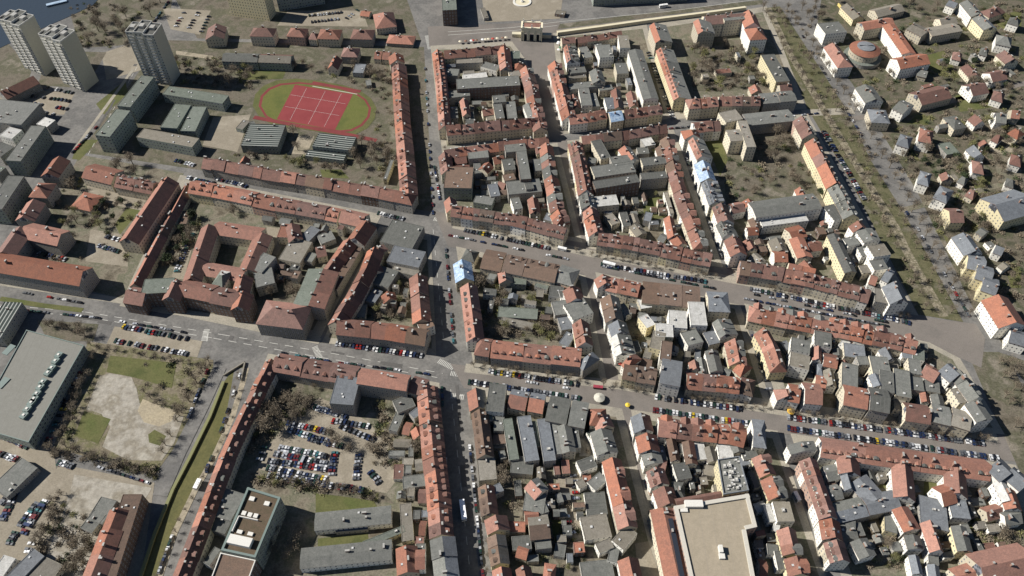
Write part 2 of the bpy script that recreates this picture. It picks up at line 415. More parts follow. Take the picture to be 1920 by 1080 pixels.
parse("block just below the city gate", """
1040 113 1052 156 1063 198 1068 216 | 12 10 5 g RD w 7 dG | row right of the upper pedestrian street, below the gate
1053 71 1078 69 | 9 9 3 g D c | small dark red building beside the city gate
1069 83 1076 111 | 12 11 3 q RG w 2 d | pair beside the gate square's right edge
1082 70 1165 58 | 9 8 3 g D c 4 | low row behind the old town wall
1066 217 1100 213 1135 207 | 12 10 4 g R c 3 -d | red row right of the pedestrian street, upper side street
1142 212 1166 208 | 13 10 4 g L c | building under blue and white sheeting in a roofs row
1170 206 1240 198 | 12 10 4 g D c 3 -d | dark red row beside the small blue sheeted roof
1191 92 1221 184 | 13 13 1.5 g G w | long narrow grey-roofed block with white side wall, top
1130 84 1138 108 | 14 11 0 f G w
1168 66 1172 90 | 10 10 0 f T w
1068 133 1098 130 | 9 8 0 f G g
1065 143 1098 140 | 8 6 0 f T c
1066 163 1128 155 | 9 9 0 f G g
1117 128 1124 150 | 12 11 3 g G c
1094 165 1101 198 | 10 9 0 f G w
1122 166 1148 163 | 7 7 0 f G c
1163 118 1168 138 | 11 10 0 f G c
1155 165 1160 200 | 9 7 3 g DG c
1183 170 1190 196 | 8 7 3 g D c
1141 183 1147 204 | 9 8 0 f S w
1170 190 1178 200 | 8 6 0 f T c
1092 88 1104 108 | 9 7 0 f G c
1075 176 1082 200 | 8 7 3 g D c
1110 175 1118 200 | 7 6 0 f G g
""")
parse("block around the large bare garden", """
1234 42 1246 74 | 16 14 3 q RG c | cream walled corner house near old town wall, half red roof
1247 90 1264 136 1281 182 | 16 12 3 q RG y 3 d- | row of half red half grey roofs beside the bare garden
1290 188 1345 183 | 13 12 4 a R c 3 -d | bright red row at the bottom of the bare garden
1350 182 1425 182 | 13 11 4 g D c 4 -d | dark red row at the bottom of the bare garden
1428 182 1490 177 | 14 12 1.5 g G g 2 -d | grey row at the bottom right of the bare garden
1317 35 1326 58 | 16 15 3 q RG c | left wing of the large school above the bare garden
1322 31 1404 24 | 15 14 4 g D c | back range of the large school above the bare garden
1355 33 1398 29 | 12 17 0 f G c
1404 18 1414 42 | 15 15 5 g RD w | right upper wing of the large school by the avenue
1414 44 1425 64 | 16 15 5 h RD w | right lower wing of the large school by the avenue
1439 102 1468 153 | 13 13 0 f G y | yellow walled flat-roofed block beside the avenue
1415 158 1421 170 | 10 6 3 g RD c
1462 160 1484 158 | 9 9 3 g D c
1342 135 1370 132 | 7 4 0 f D c
""")
parse("second block right of the long street", """
833 284 839 318 | 10 10 4 g DR c 3 d | short row on the long street, second right-hand block
834 332 886 333 | 25 13 0 f B k | big square brown-roofed building on the long street
843 369 848 390 | 9 10 4 g RD c 1 | narrow red house below the big brown roof
832 281 873 275 943 266 987 262 1028 257 | 10 9 4 g R c 9 | thin row on the upper side of second right-hand block
1024 268 1030 309 1040 361 1046 392 | 12 10 4 g R,G,D,G,R c 8 -G | row left of the middle pedestrian street
1046 392 1056 412 | 13 10 5 b RD c 2 -G | red pair at the foot of the middle pedestrian street
847 386 900 393 960 402 1000 411 1062 429 | 12 10 5 g D c 10 -D | dormered row above the upper parking street, left
877 287 915 284 | 15 10 0 f G g
946 276 985 272 | 14 12 0 f G g
977 283 986 336 | 10 13 0 f G d
951 298 956 319 | 11 11 0 f G c
952 326 957 338 | 11 9 0 f B c
923 345 929 368 | 9 7 0 f S g
951 353 1014 347 | 15 10 0 f G g
965 371 972 392 | 8 8 0 f G w
999 368 1004 395 | 9 8 3 g RD c
905 316 917 304 | 9 7 3 g R c
850 312 880 310 | 9 7 3 g D c
852 296 874 293 | 8 7 3 g D g
893 300 897 325 | 7 6 0 f G g
924 296 944 292 | 8 6 3 g R c
1010 270 1014 285 | 8 8 2 g D c
1006 298 1010 320 | 8 9 0 f G g
935 340 948 345 | 7 5 3 g R c
890 372 925 378 | 9 6 0 f G k
1022 405 1040 410 | 8 7 0 f S g
985 350 1000 348 | 7 12 0 f G g
""")
parse("block with the small courtyard lawn", """
1079 260 1086 288 1093 322 1100 356 | 13 10 5 a D w 8 Dd | dark red row right of the middle pedestrian street
1101 360 1106 384 | 13 11 4 g GS w 2 D | grey pair right of the middle pedestrian street
1108 388 1120 434 | 13 10 5 g RD w 3 dd | red row right of the middle pedestrian street, lower part
1090 256 1165 247 1200 241 1250 233 | 10 9 4 g D c 8 | top row, crescent of dark red roofs above courtyard lawn
1251 256 1271 335 1290 392 1304 425 | 12 10 4 g DR c 10 -G | row left of the middle treeless side street
1304 428 1316 458 | 12 10 4 b RG c 2 -G | white-gabled pair at lower end of the middle side street
1123 436 1200 449 1280 466 1336 478 | 13 10 5 g D c 13 -D | dormered row above the upper parking street, middle
1111 323 1188 312 | 13 12 0 f G c
1146 303 1186 298 | 11 12 0 f G g
1114 347 1197 334 | 9 14 0 f G d
1118 378 1158 374 | 11 11 0 f W c
1133 392 1148 394 | 9 5 0 f S g
1117 263 1136 297 | 10 11 0 f G c
1171 273 1188 297 | 12 10 3 g RG w
1102 300 1118 303 | 8 8 0 f G g
1203 304 1248 299 | 9 11 0 f G c
1202 331 1250 327 | 8 11 0 f G g
1238 272 1246 296 | 8 8 3 g BG w
1205 268 1225 264 | 10 8 0 f W g
1195 283 1216 282 | 8 7 0 f G g
1255 404 1263 442 | 8 8 3 g RD w
1267 440 1279 456 | 11 7 3 g RD w
1208 405 1222 408 | 10 6 0 f S g
1248 360 1260 400 | 4 6 0 f T w
1190 420 1204 438 | 10 7 2 g T c
1140 402 1155 420 | 9 6 0 f T c
1168 398 1176 424 | 7 7 0 f G w
1238 440 1250 446 | 8 6 2 g G y
""")
parse("block with the blue tarpaulin roof", """
1293 237 1300 252 | 13 12 4 a RD w | red hipped corner house above the blue tarpaulin roof
1306 258 1323 293 | 14 12 3 q RG w 2 d- | pair of half red half grey roofs above the blue tarpaulin
1318 300 1330 333 | 14 12 4 g L w | house roofed with bright blue and white tarpaulin, long white street wall
1332 338 1347 378 | 14 12 3 q S w 3 DD | blue-grey row below the blue tarpaulin roof
1352 380 1364 412 | 13 12 4 g DB w 3 D- | dark red row below the blue-grey roofs
1359 414 1371 440 | 13 12 3 q G w 2 d- | grey pair above the upper parking street crossing
1375 442 1388 472 | 13 12 4 g DR w 2 - | dark red pair above the upper parking street crossing
1302 231 1350 227 | 13 11 4 g D w 3 -d | dark red row in front of tan flat block
1354 221 1386 214 | 14 14 0 f T c | tan flat block with white side wall, side street
1398 222 1485 213 | 15 11 1.5 g G g | long plain grey roof at the top right beside the avenue
1391 226 1409 276 | 9 15 0 f T c | tall narrow tan building with shadow towards the garden
1366 252 1394 250 | 14 14 1.5 g T c | tan block with lit white gable over yellow wall
1504 216 1522 251 | 13 11 5 g DG c 3 -D | upper row on the avenue's left side
1526 258 1568 343 | 13 11 5 g RD y 4 -d | bright red row on the avenue's left side
1570 346 1600 402 | 14 12 4 g G y 4 DD | grey row on the avenue's left side
1608 414 1617 425 | 13 11 4 g R w | small red-roofed house on the avenue between grey roofs
1621 428 1637 450 | 14 12 1.5 g G w | grey plain-roofed house on the avenue, second below red one
1641 459 1655 480 | 15 14 0 f T w | tan flat-roofed tall house on the avenue, white wall
1642 487 1653 506 | 12 12 0 f G w | narrow grey flat house below the tan one on the avenue
1662 508 1674 514 | 13 13 3 g S w | slate-roofed house with white gable near avenue's foot
1676 528 1692 560 | 14 14 5 g S w | white gabled corner house at the avenue's foot
1640 552 1672 558 | 13 12 0 f T g | flat tan-roofed corner building above the parked cars
1633 517 1646 521 | 9 9 3 g R w | small red-roofed back house near the avenue's foot
1390 492 1460 502 1530 517 1600 536 1634 545 | 13 10 5 g D c 12 -D | dormered row above the upper parking street, right
1480 494 1530 504 | 6 9 3 g R c 2 | low red back row above the upper parking street, right
1411 391 1534 374 | 16 13 1.5 g G w
1426 417 1512 406 | 9 9 0 f W w
1370 386 1394 381 | 10 8 3 g RD w
1403 372 1409 383 | 11 9 3 g R w
1553 401 1580 394 | 16 11 0 f G w
1500 350 1508 366 | 8 6 3 g R w
1480 436 1507 429 | 12 9 2 g R c
1495 444 1511 480 | 13 11 2 g R c
1517 457 1540 454 | 9 8 3 g R w
1456 445 1467 468 | 13 8 3 g T c
1452 475 1477 475 | 10 9 3 g R w
1403 447 1412 464 | 10 8 3 g R c
1402 428 1422 427 | 8 8 3 g R w
1563 437 1597 508 | 10 12 2 g G y
1590 445 1602 460 | 12 10 0 f G w
1380 445 1392 470 | 9 8 3 g D c
1413 475 1430 490 | 8 6 2 g T w
1508 488 1520 502 | 10 8 3 g R w
1614 462 1624 480 | 8 8 0 f G w
1412 408 1420 424 | 8 8 2 g B c
1478 410 1492 412 | 6 6 0 f G g
1618 497 1626 512 | 8 8 0 f T c
""")
parse("block with the blue-sheeted corner house", """
866 486 871 521 | 14 10 4 g L c | corner house wrapped in blue and white sheeting, shaded street
878 530 884 575 891 632 | 14 11 4 g RD c 3 d- | long orange row on the shaded street, middle
893 639 920 643 | 15 10 5 a R g | red hipped corner house at the lower crossing
922 644 1090 662 | 15 11 5 g R g 3 -d | long red barracks-like row above lower parking street
1097 661 1110 674 | 15 11 5 h S g | slate hipped house ending the long red row
906 479 944 486 | 18 9 3 g B c | brown-red wide roof beside the blue sheeting, left half
946 487 1045 507 | 17 10 3 g B c 2 d- | pair of long brown-red roofs below upper parking street
1047 506 1080 516 | 16 9 3 b G c | grey hipped roof ending the brown-red roofs
1072 535 1081 559 | 13 10 4 g RD w | red house left of the lower pedestrian street, above grey
1075 565 1094 594 | 19 11 0 f G w | square grey roof left of the lower pedestrian street
1089 598 1098 640 | 13 10 5 g RD w 3 D- | red row left of the lower pedestrian street
870 470 893 476 | 10 8 3 h G c | dark small hipped house above the blue-sheeted corner
946 505 949 525 | 11 7 3 g RG c
958 515 988 517 | 17 6 0 f K k
1037 579 1064 575 | 14 8 0 f G g
1048 606 1070 602 | 15 6 0 f S g
1055 632 1072 640 | 13 5 0 f S g
1050 557 1063 555 | 11 7 0 f W w
934 584 1008 589 | 11 3 0 f K g
1008 523 1032 530 | 14 5 0 f K g
1030 545 1056 548 | 10 7 0 f G w
1048 525 1068 528 | 8 6 2 g R c
915 515 930 520 | 8 5 0 f G g
940 600 1000 612 | 7 3 0 f T g
1040 595 1048 597 | 6 5 0 f T c
""")
parse("block with white inner roofs", """
1130 514 1137 530 | 13 11 4 g R w | red hipped corner house right of the lower pedestrian street
1144 552 1154 596 | 15 11 4 g BG w 2 | brown pair right of the lower pedestrian street
1158 600 1165 622 | 15 11 4 g SG w | dark slate house right of the lower pedestrian street
1165 626 1175 660 | 15 11 3 q WG w 2 | pale-roofed pair right of the lower pedestrian street
1180 667 1190 676 | 14 10 4 b RD w | small red corner house by lower parking street
1140 523 1200 537 | 13 10 4 g R c 3 -d | red row below the upper parking street, middle
1205 544 1313 556 | 19 11 1.5 g B c 3 | dark brown wide roofs below the upper parking street
1328 559 1368 561 | 17 12 3 b S c | slate corner building at the upper parking street crossing
1354 597 1369 625 | 15 11 3 q G w 2 | grey pair left of the side street, right of white roofs
1378 634 1387 677 | 13 10 5 g RD c 3 dG | red row left of the lower side street
1388 678 1402 690 | 12 9 4 b RD c | red hipped end house above the lower parking street
1170 688 1232 700 | 13 10 4 g B c 3 -d | brown row above the lower parking street, left part
1240 692 1278 699 | 20 14 1.5 g S w | tall slate-grey roof between brown rows, skylights
1289 704 1388 714 | 13 10 5 g D c 4 -D | brown row with white dormers above lower parking street
1390 714 1416 721 | 13 9 4 b DB w -d | dark red corner house by the lower side street
1305 566 1311 610 | 17 13 0 f W w
1254 597 1288 600 | 17 12 0 f W w
1205 592 1221 612 | 11 10 0 f W y
1229 618 1262 620 | 13 13 0 f W y
1221 635 1245 641 | 17 13 0 f T y
1290 620 1305 645 | 17 10 0 f G w
1205 560 1212 578 | 12 8 0 f W c
1251 640 1247 676 | 11 14 0 f B w
1302 674 1306 690 | 9 7 3 g R w
1335 655 1345 695 | 12 9 2 g G w
1315 670 1320 700 | 8 7 2 g G w
1328 622 1340 645 | 12 8 0 f S g
1196 535 1212 548 | 10 8 3 g R c
1270 583 1285 586 | 8 6 0 f W w
1188 640 1196 660 | 9 7 0 f G c
1208 660 1222 664 | 9 8 0 f T g
1200 680 1222 684 | 9 7 0 f B c
1352 690 1370 698 | 8 6 2 g G c
1165 570 1180 590 | 7 6 0 f G w
1290 690 1300 695 | 8 6 0 f T c
""")
parse("wedge-shaped block beside the avenue", """
1408 577 1480 592 1560 605 1640 622 1722 640 | 14 10 5 a R c 13 GD | red row on top of the wedge-shaped block
1432 614 1448 642 1464 688 | 13 10 5 b RD y 4 D- | bright red row on the side street, wedge-shaped block
1471 723 1478 742 | 14 11 4 a R w | rounded white corner house with red roof, parked cars below
1481 728 1502 732 | 14 11 4 g R w | red roof next to the rounded white corner house
1510 729 1543 732 | 16 12 4 g R w | second red roof right of the rounded corner house
1584 734 1629 743 | 16 13 3 g R c | wide orange roof right of a dark gap, wedge block
1633 741 1670 748 | 18 14 3 g G g | wide grey roof next to the wide orange roof
1676 755 1698 760 | 10 8 0 f T c | low tan link in the lower row of the wedge block
1700 764 1747 771 | 14 11 4 g D c | dark red lower roof towards wedge block's right end
1750 770 1784 778 | 14 11 2 g G c | grey roof with orange strip, wedge block's lower row
1787 777 1822 788 | 14 11 2 g T c | tan roof near the wedge block's lower tip
1826 752 1849 786 | 13 14 2 g G w | white-walled wing at the wedge block's lower tip
1776 682 1799 702 | 13 13 4 g S w | slate house with tall white gable facing left, wedge block
1797 694 1836 744 | 12 12 4 g G w 3 -d | grey slanting row along the lower avenue
1790 728 1808 755 | 10 11 0 f T c
1594 682 1593 726 | 15 13 0 f G c
1633 684 1668 687 | 17 13 0 f G c
1662 695 1664 735 | 13 13 0 f G g
1608 676 1628 676 | 8 12 0 f G g
1640 700 1650 722 | 10 12 2 g S w
1690 693 1694 744 | 15 12 0 f G c
1715 706 1719 732 | 14 10 0 f G g
1704 685 1727 689 | 14 11 0 f G c
1733 722 1762 728 | 10 9 0 f G c
1736 685 1762 699 | 13 10 4 g R w
1582 655 1622 661 | 13 9 0 f S c
1543 622 1543 650 | 17 11 0 f G w
1502 636 1500 660 | 19 11 0 f G w
1501 664 1498 690 | 19 12 0 f T w
1535 648 1535 672 | 8 8 3 g R w
1546 668 1572 673 | 12 8 3 g DR w
1533 690 1544 692 | 12 7 2 h S g
1530 711 1550 716 | 13 7 2 g R c
1603 630 1622 636 | 13 9 0 f G w
1577 640 1590 648 | 8 8 0 f W w
1660 650 1672 672 | 10 8 3 g S w
1700 650 1702 672 | 10 9 0 f S w
1722 655 1722 675 | 11 9 0 f K w
1556 690 1562 720 | 9 8 3 g T w
1735 735 1738 752 | 7 8 2 g R w
1758 738 1763 758 | 10 9 2 g G w
1458 600 1470 612 | 8 5 0 f G g
1468 640 1480 655 | 8 5 0 f S g
1765 705 1785 725 | 8 7 0 f S w
1570 700 1576 722 | 6 6 0 f G w
""")
parse("triangular block left of the long street", """
724 432 784 446 | 24 9 0 f G g | flat grey roof with white skylights, top of triangle block
703 461 712 470 | 13 9 3 h RD c | orange hipped tip house of the triangle block
732 475 792 487 | 16 9 0 f S g | dark slate flat roof below the skylight roof
702 463 687 503 658 555 627 604 | 12 10 5 g RD c 7 | slanting orange-edged row of the triangle block
632 603 725 612 800 625 | 13 10 5 g D g 5 | bottom row of the triangle block above the wide road
783 512 790 598 | 12 9 4 g RD c 4 | right row of the triangle block on the shaded street
795 602 802 616 | 10 9 0 f B w | white-gabled corner house of the triangle block
705 514 738 524 | 17 7 0 f G g
693 552 710 558 | 12 6 0 f S g
703 497 708 508 | 9 7 3 g RD c
726 546 731 560 | 9 6 3 g R c
737 500 785 511 | 8 6 0 f T g
680 570 676 595 | 6 5 0 f T c
""")
parse("block with the square cloister courtyard", """
357 343 400 350 440 358 520 375 612 391 636 396 | 14 10 4 g R c 7 -d | top row of the cloister block along the slanting street
640 396 684 406 | 14 11 4 g R c | plain orange hipped roof at the cloister block's top right
352 343 300 440 251 533 | 8 6 3 g RD c 5 | thin slanting range on the cloister block's left edge
391 420 356 522 | 13 11 4 g RD c | long slanting wing left of the cloister courtyard
402 421 490 434 | 13 10 3 g R c | upper wing of the square cloister courtyard
492 436 462 504 | 13 10 3 g RD c | right wing of the square cloister courtyard
381 498 458 511 | 12 10 3 g R c | lower wing of the square cloister courtyard
456 514 447 545 | 12 11 4 g RD c | short wing joining the cloister to the entrance front
300 522 292 550 | 21 15 0 f K d | flat green-grey roof with white rim, tall, left front
236 545 272 551 | 14 11 4 g D d | dark red front left of the flat white-rimmed roof
331 523 316 556 | 12 14 4 g RD d | cross gable right of the flat white-rimmed roof
337 531 398 543 | 14 13 4 g D d | recessed dark red front with sheltered entrance
398 545 448 554 | 14 13 4 g D d | dark red front left of the big hipped roof
456 545 446 574 | 12 14 4 g RD d | cross gable left of the big hipped roof
486 573 572 583 | 20 13 6 h RD g | big plain hipped red roof on the wide road
606 504 578 574 | 22 13 1.5 g KD g 2 | dark grey-green slanting building right front
655 447 615 504 | 11 9 4 g RD c 3 | slanting orange row on the cloister block's right side
688 412 664 446 | 14 11 5 g RD g | orange gabled end house at the slanting street corner
672 458 622 542 | 8 8 0 f B g 2 | low dark slanting range beside the narrow shaded lane
534 466 574 474 | 22 7 0 f T c
546 418 553 446 | 10 8 3 g D c
538 420 529 445 | 8 8 0 f R c
572 434 590 442 | 14 6 0 f S g
481 488 504 497 | 17 11 0 f G g
492 505 498 535 | 13 10 0 f G c
404 514 424 518 | 16 12 3 h WK w
592 470 610 466 | 10 7 2 g D c
575 480 590 484 | 9 5 0 f G g
585 395 605 400 | 12 6 0 f S g
508 389 530 393 | 9 7 0 f W c
636 422 646 424 | 9 8 0 f D c
350 395 343 420 | 5 4 0 f B c
598 450 625 440 | 10 5 0 f G g
""")
parse("barracks yard at left", """
314 331 236 446 | 15 11 5 g RD c | very long slanting barracks with lit orange roof edge
161 312 216 325 | 17 9 4 g R c | plain orange roof above the barracks yard, left half
219 332 288 345 | 13 9 4 g D c 2 d | dark red range under tree shadows above barracks yard
142 368 178 376 | 17 5 3 h R c | small low orange roof inside the barracks yard
111 292 88 324 | 14 11 4 g RD g | upper slanting house on the left tram street
84 336 66 362 | 14 11 4 h RD g | middle slanting house on the left tram street
63 373 41 407 | 14 11 4 g RD g | lower slanting house on the left tram street
44 424 114 439 | 15 12 4 g R g | orange roofed range above the long front, left edge
38 424 4 472 | 15 12 4 g D g | dark slanting wing joining two orange ranges, left edge
-40 477 155 509 | 17 14 5 g R g | longest plain orange roof with grey gable, left edge
""")
parse("school grounds beside the running track", """
277 143 232 200 | 12 17 0 f K k | upper half of the slanting grey slab with balconies
231 206 192 255 | 13 18 0 f K k | lower half of the slanting grey slab
311 169 423 187 | 12 9 0 f K k | long low school building, green end wall, upper
343 196 316 240 | 15 10 0 f K k | slanting school wing, middle left
374 200 352 246 | 13 9 0 f K k | slanting school wing, middle right
263 249 367 268 | 12 10 0 f T k | long low school building, lower
502 233 486 274 | 31 8 0 f V k | dark ribbed-roof sports hall, left
633 253 621 278 | 33 8 0 f V k | grey ribbed-roof sports hall, upper right
614 285 608 297 | 33 5 0 f V k | low ribbed-roof sports hall annexe below the upper hall
400 300 492 317 575 330 625 339 712 354 776 367 | 12 10 4 b D g 14 | brown row on the slanting street below the sports halls
381 298 399 301 | 12 10 4 g D g | end house left of brown row under sports halls
459 292 455 301 | 7 7 3 g R c
735 300 722 336 | 3 6 0 f G y
752 285 750 300 | 8 5 0 f D c
747 117 754 226 762 309 766 362 | 13 9 4 g RD c 15 d- | left row of the long shaded street beside the track
741 98 744 112 | 13 9 4 g R c | red corner house at the top of the shaded street
641 90 671 91 | 14 8 4 h D g | reddish hipped villa above the garden sheds
703 97 716 98 | 12 6 3 g R c
718 98 731 99 | 12 6 3 g R c
418 101 484 103 | 13 9 3 g G k | old long building with grey roof half near the track
486 103 546 105 | 13 9 3 g DT k | old long building with reddish roof half near the track
631 104 622 122 | 9 7 4 g RD c
664 128 684 129 | 14 5 0 f S g
690 150 692 160 | 5 3 0 f G g
478 230 470 233 | 6 4 0 f G g
449 232 462 235 | 12 4 0 f T k
""")
parse("strip along the top edge", """
470 52 513 53 | 14 11 4 h D c | dark mansard villa with pale windows, top street
540 52 572 54 | 14 10 4 h D p | rose dark-roofed villa second on the top street
580 62 595 63 | 10 7 3 h D c | low link between two villas on the top street
597 56 637 57 | 16 9 4 h R c | bright orange hipped villa, middle of the top street
659 56 699 57 | 16 9 4 h D g | dark red hipped villa right of the bright one
727 67 776 70 | 14 4 3 h R g | low orange-roofed house at the top street's end
717 14 723 40 | 20 7 6 h RD c | large orange roof standing alone in the top lot
677 21 694 23 | 9 3 2 g R c | tiny orange hut in the top car park
405 44 400 66 | 17 9 4 g D c | dark red roof at the left end of top street
428 -24 500 -14 | 15 27 0 f T y | high balcony slab cut by the top edge, left
512 -26 600 -40 | 14 24 0 f G k | high slab cut by the top edge, right
839 -40 843 19 | 14 17 0 f K d | dark office slab at the head of the long street
1112 -24 1290 -34 | 15 17 0 f G k | long dark block cut by the top edge, tramway side
1042 22 1060 25 | 8 3 0 f T d | small dark kiosk on the square near the tram tracks
905 15 912 34 | 5 3 0 f T g | narrow stall on the left of the gate square
""")
parse("quarter at top left corner", """
0 172 62 142 | 15 8 4 g D g | long dark red roof slanting at the far left edge
-30 205 58 214 | 30 12 0 f G g | wide flat grey roof at the left edge
72 236 24 302 | 13 16 0 f G k | slanting grey slab with balcony grid, left edge
30 330 -12 392 | 13 16 0 f G k | second slanting grey slab, left edge
8 246 32 252 | 12 10 0 f W w | small bright white flat roof, left edge
76 226 96 232 | 10 8 0 f W g | white-edged roof beside the slanting slab
-10 275 14 285 | 14 9 0 f G g | low grey roof at the left edge below the white one
-12 318 2 322 | 10 9 0 f K g | small roof cut by the left edge
""")
parse("shopping hall area at bottom left", """
-12 598 22 600 | 30 10 0 f V g | slatted dark hall cut by the left edge
221 952 168 1090 | 12 11 3 g RD c 3 | slanting brown-red row left of the canal, bottom
249 927 196 1090 | 11 11 0 f B d | tall dark windowed range left of the canal, bottom
176 953 206 961 | 15 4 0 f G g
164 972 186 982 | 12 4 0 f G g
-10 1065 12 1072 | 15 6 0 f W w
32 1060 52 1075 | 22 6 0 f S g
60 1066 100 1085 | 16 5 0 f T c
12 885 42 905 | 22 5 0 f G g
""")
parse("block with the crowded car park", """
508 672 448 796 421 856 372 985 332 1088 | 10 9 4 g RD c 12 -d | slanting row along the canal street
515 672 620 690 668 698 | 14 10 4 g D g 3 -d | brown roofs on the wide road, left of slate wing
672 699 765 713 | 11 15 3 g R g | tall grey-fronted building with narrow red ridge
770 714 797 722 | 12 11 3 g D g | dark red corner part at the lower crossing
800 722 808 800 813 855 821 918 827 1002 | 13 9 4 g RD c 12 dD | left row of the long shaded street, lower part
829 1006 838 1085 | 13 11 3 g GS w 2 | dark grey pair at the bottom of the shaded street
654 706 640 758 | 15 13 0 f S g | blue-grey wing with white skylights above the car park
590 977 733 963 | 10 7 1 g G w | upper of two long grey sheds at the bottom
563 1046 734 1029 | 11 7 1 g G w | lower of two long grey sheds at the bottom
718 1000 722 1012 | 24 5 0 f K y
752 745 763 768 | 12 7 0 f G g
736 788 752 792 | 14 5 0 f G g
757 799 770 802 | 8 4 2 g R c
776 768 786 778 | 8 6 0 f S g
755 905 800 899 | 8 6 0 f G g
760 944 765 1014 | 7 5 0 f T y
761 1022 764 1072 | 11 7 3 g RD c
778 1045 796 1044 | 10 8 3 g R w
395 936 447 952 | 17 8 0 f G g
392 975 430 986 | 10 7 0 f G g
380 966 392 970 | 10 8 3 g R c
368 1010 380 1014 | 8 7 3 g D c
392 1040 404 1046 | 10 7 0 f G w
780 800 786 816 | 7 6 3 g R c
778 870 792 868 | 7 5 2 g T c
784 925 800 925 | 8 5 3 g D c
786 985 798 986 | 8 6 3 g R c
630 985 690 980 | 8 4 0 f S g
""")
parse("lowest block right of the long street", """
892 727 897 762 | 13 10 4 g RG c | bright red corner house below the lower crossing
899 766 905 812 910 852 | 12 9 4 g B c 3 dd | brown row on the sunny side, below lower crossing
911 858 915 900 | 13 8 0 f T c | tan flat house on sunny side of the street
911 908 918 962 | 11 8 3 g BD c 2 d- | brown pair above the bright orange roof, sunny side
929 965 935 992 | 15 9 4 g RD c | bright orange roof on the sunny side, near bottom
930 1002 938 1056 | 12 9 3 g BT y 3 D- | brown row near the bottom, sunny side
940 1062 944 1092 | 12 9 4 g RD y | orange roof at the bottom edge, sunny side
914 744 947 747 | 22 12 0 f G w | wide pale grey roof facing lower parking street, left
956 739 989 746 | 14 9 4 g SD c | blue-grey and brown roof, lower parking street
993 746 1021 751 | 14 9 4 g SR c | blue-grey and red roof with orange gables
1028 759 1067 767 | 19 11 3 g G g | wide grey roof, left of two, lower parking street
1070 768 1101 774 | 19 11 3 g G g | wide grey roof, right of two, lower parking street
1107 773 1138 773 | 12 11 5 h R c | irregular brick-red hipped roof at the pedestrian crossing
1128 776 1138 797 | 13 10 5 g RD c | brick-red wing behind the hipped corner roof
982 780 998 864 | 13 9 0 f S g
998 790 1004 838 | 8 7 0 f K g
1018 785 1031 864 | 11 9 0 f S g
1036 790 1044 852 | 10 8 0 f G g
1058 795 1068 846 | 12 9 2 g G c
1074 796 1081 840 | 9 7 0 f G g
951 785 964 862 | 9 8 0 f K g
926 793 945 794 | 13 7 0 f G g
912 770 917 788 | 9 8 0 f K g
958 870 1000 874 | 13 6 0 f G g
924 824 948 823 | 7 5 0 f B g
926 832 948 833 | 6 4 0 f G g
940 845 944 860 | 6 6 0 f G g
1127 803 1140 846 | 19 11 3 g G w
1111 806 1120 820 | 13 6 0 f K w
1148 857 1161 910 1179 985 | 13 10 4 g RD w 3 -G | salmon row left of the lowest pedestrian street
1160 998 1182 1016 | 14 9 0 f T w | pale roofless angular building on the lowest pedestrian street
1179 1044 1188 1085 | 13 10 4 g RD w | bright red gable at the bottom of the pedestrian street
1114 923 1121 972 | 18 4 0 f G w
1085 900 1094 914 | 8 5 0 f T w
1112 894 1128 910 | 12 6 0 f G w
1095 860 1105 880 | 16 6 0 f G w
1092 992 1142 984 | 16 5 0 f T w
1129 1014 1138 1032 | 13 7 0 f T w
1142 1035 1160 1040 | 12 6 0 f G w
996 900 1016 922 | 15 9 3 g RG c
983 938 1022 944 | 14 8 0 f G g
1012 940 1022 962 | 8 8 0 f G g
984 966 1010 964 | 8 7 3 g R c
992 986 1030 982 | 15 9 3 g TB c
942 987 985 988 | 7 6 0 f R c
960 1019 996 1016 | 9 7 0 f G g
1003 1016 1033 1013 | 10 7 0 f G g
926 910 934 925 | 12 7 0 f S g
981 1060 987 1088 | 12 8 4 g RD c
970 1028 990 1034 | 8 6 3 g R c
1046 925 1052 942 | 5 5 0 f G g
1020 1075 1040 1078 | 14 4 2 h R c
1090 1075 1150 1068 | 14 4 0 f G g
1040 1030 1060 1034 | 8 4 0 f G g
""")
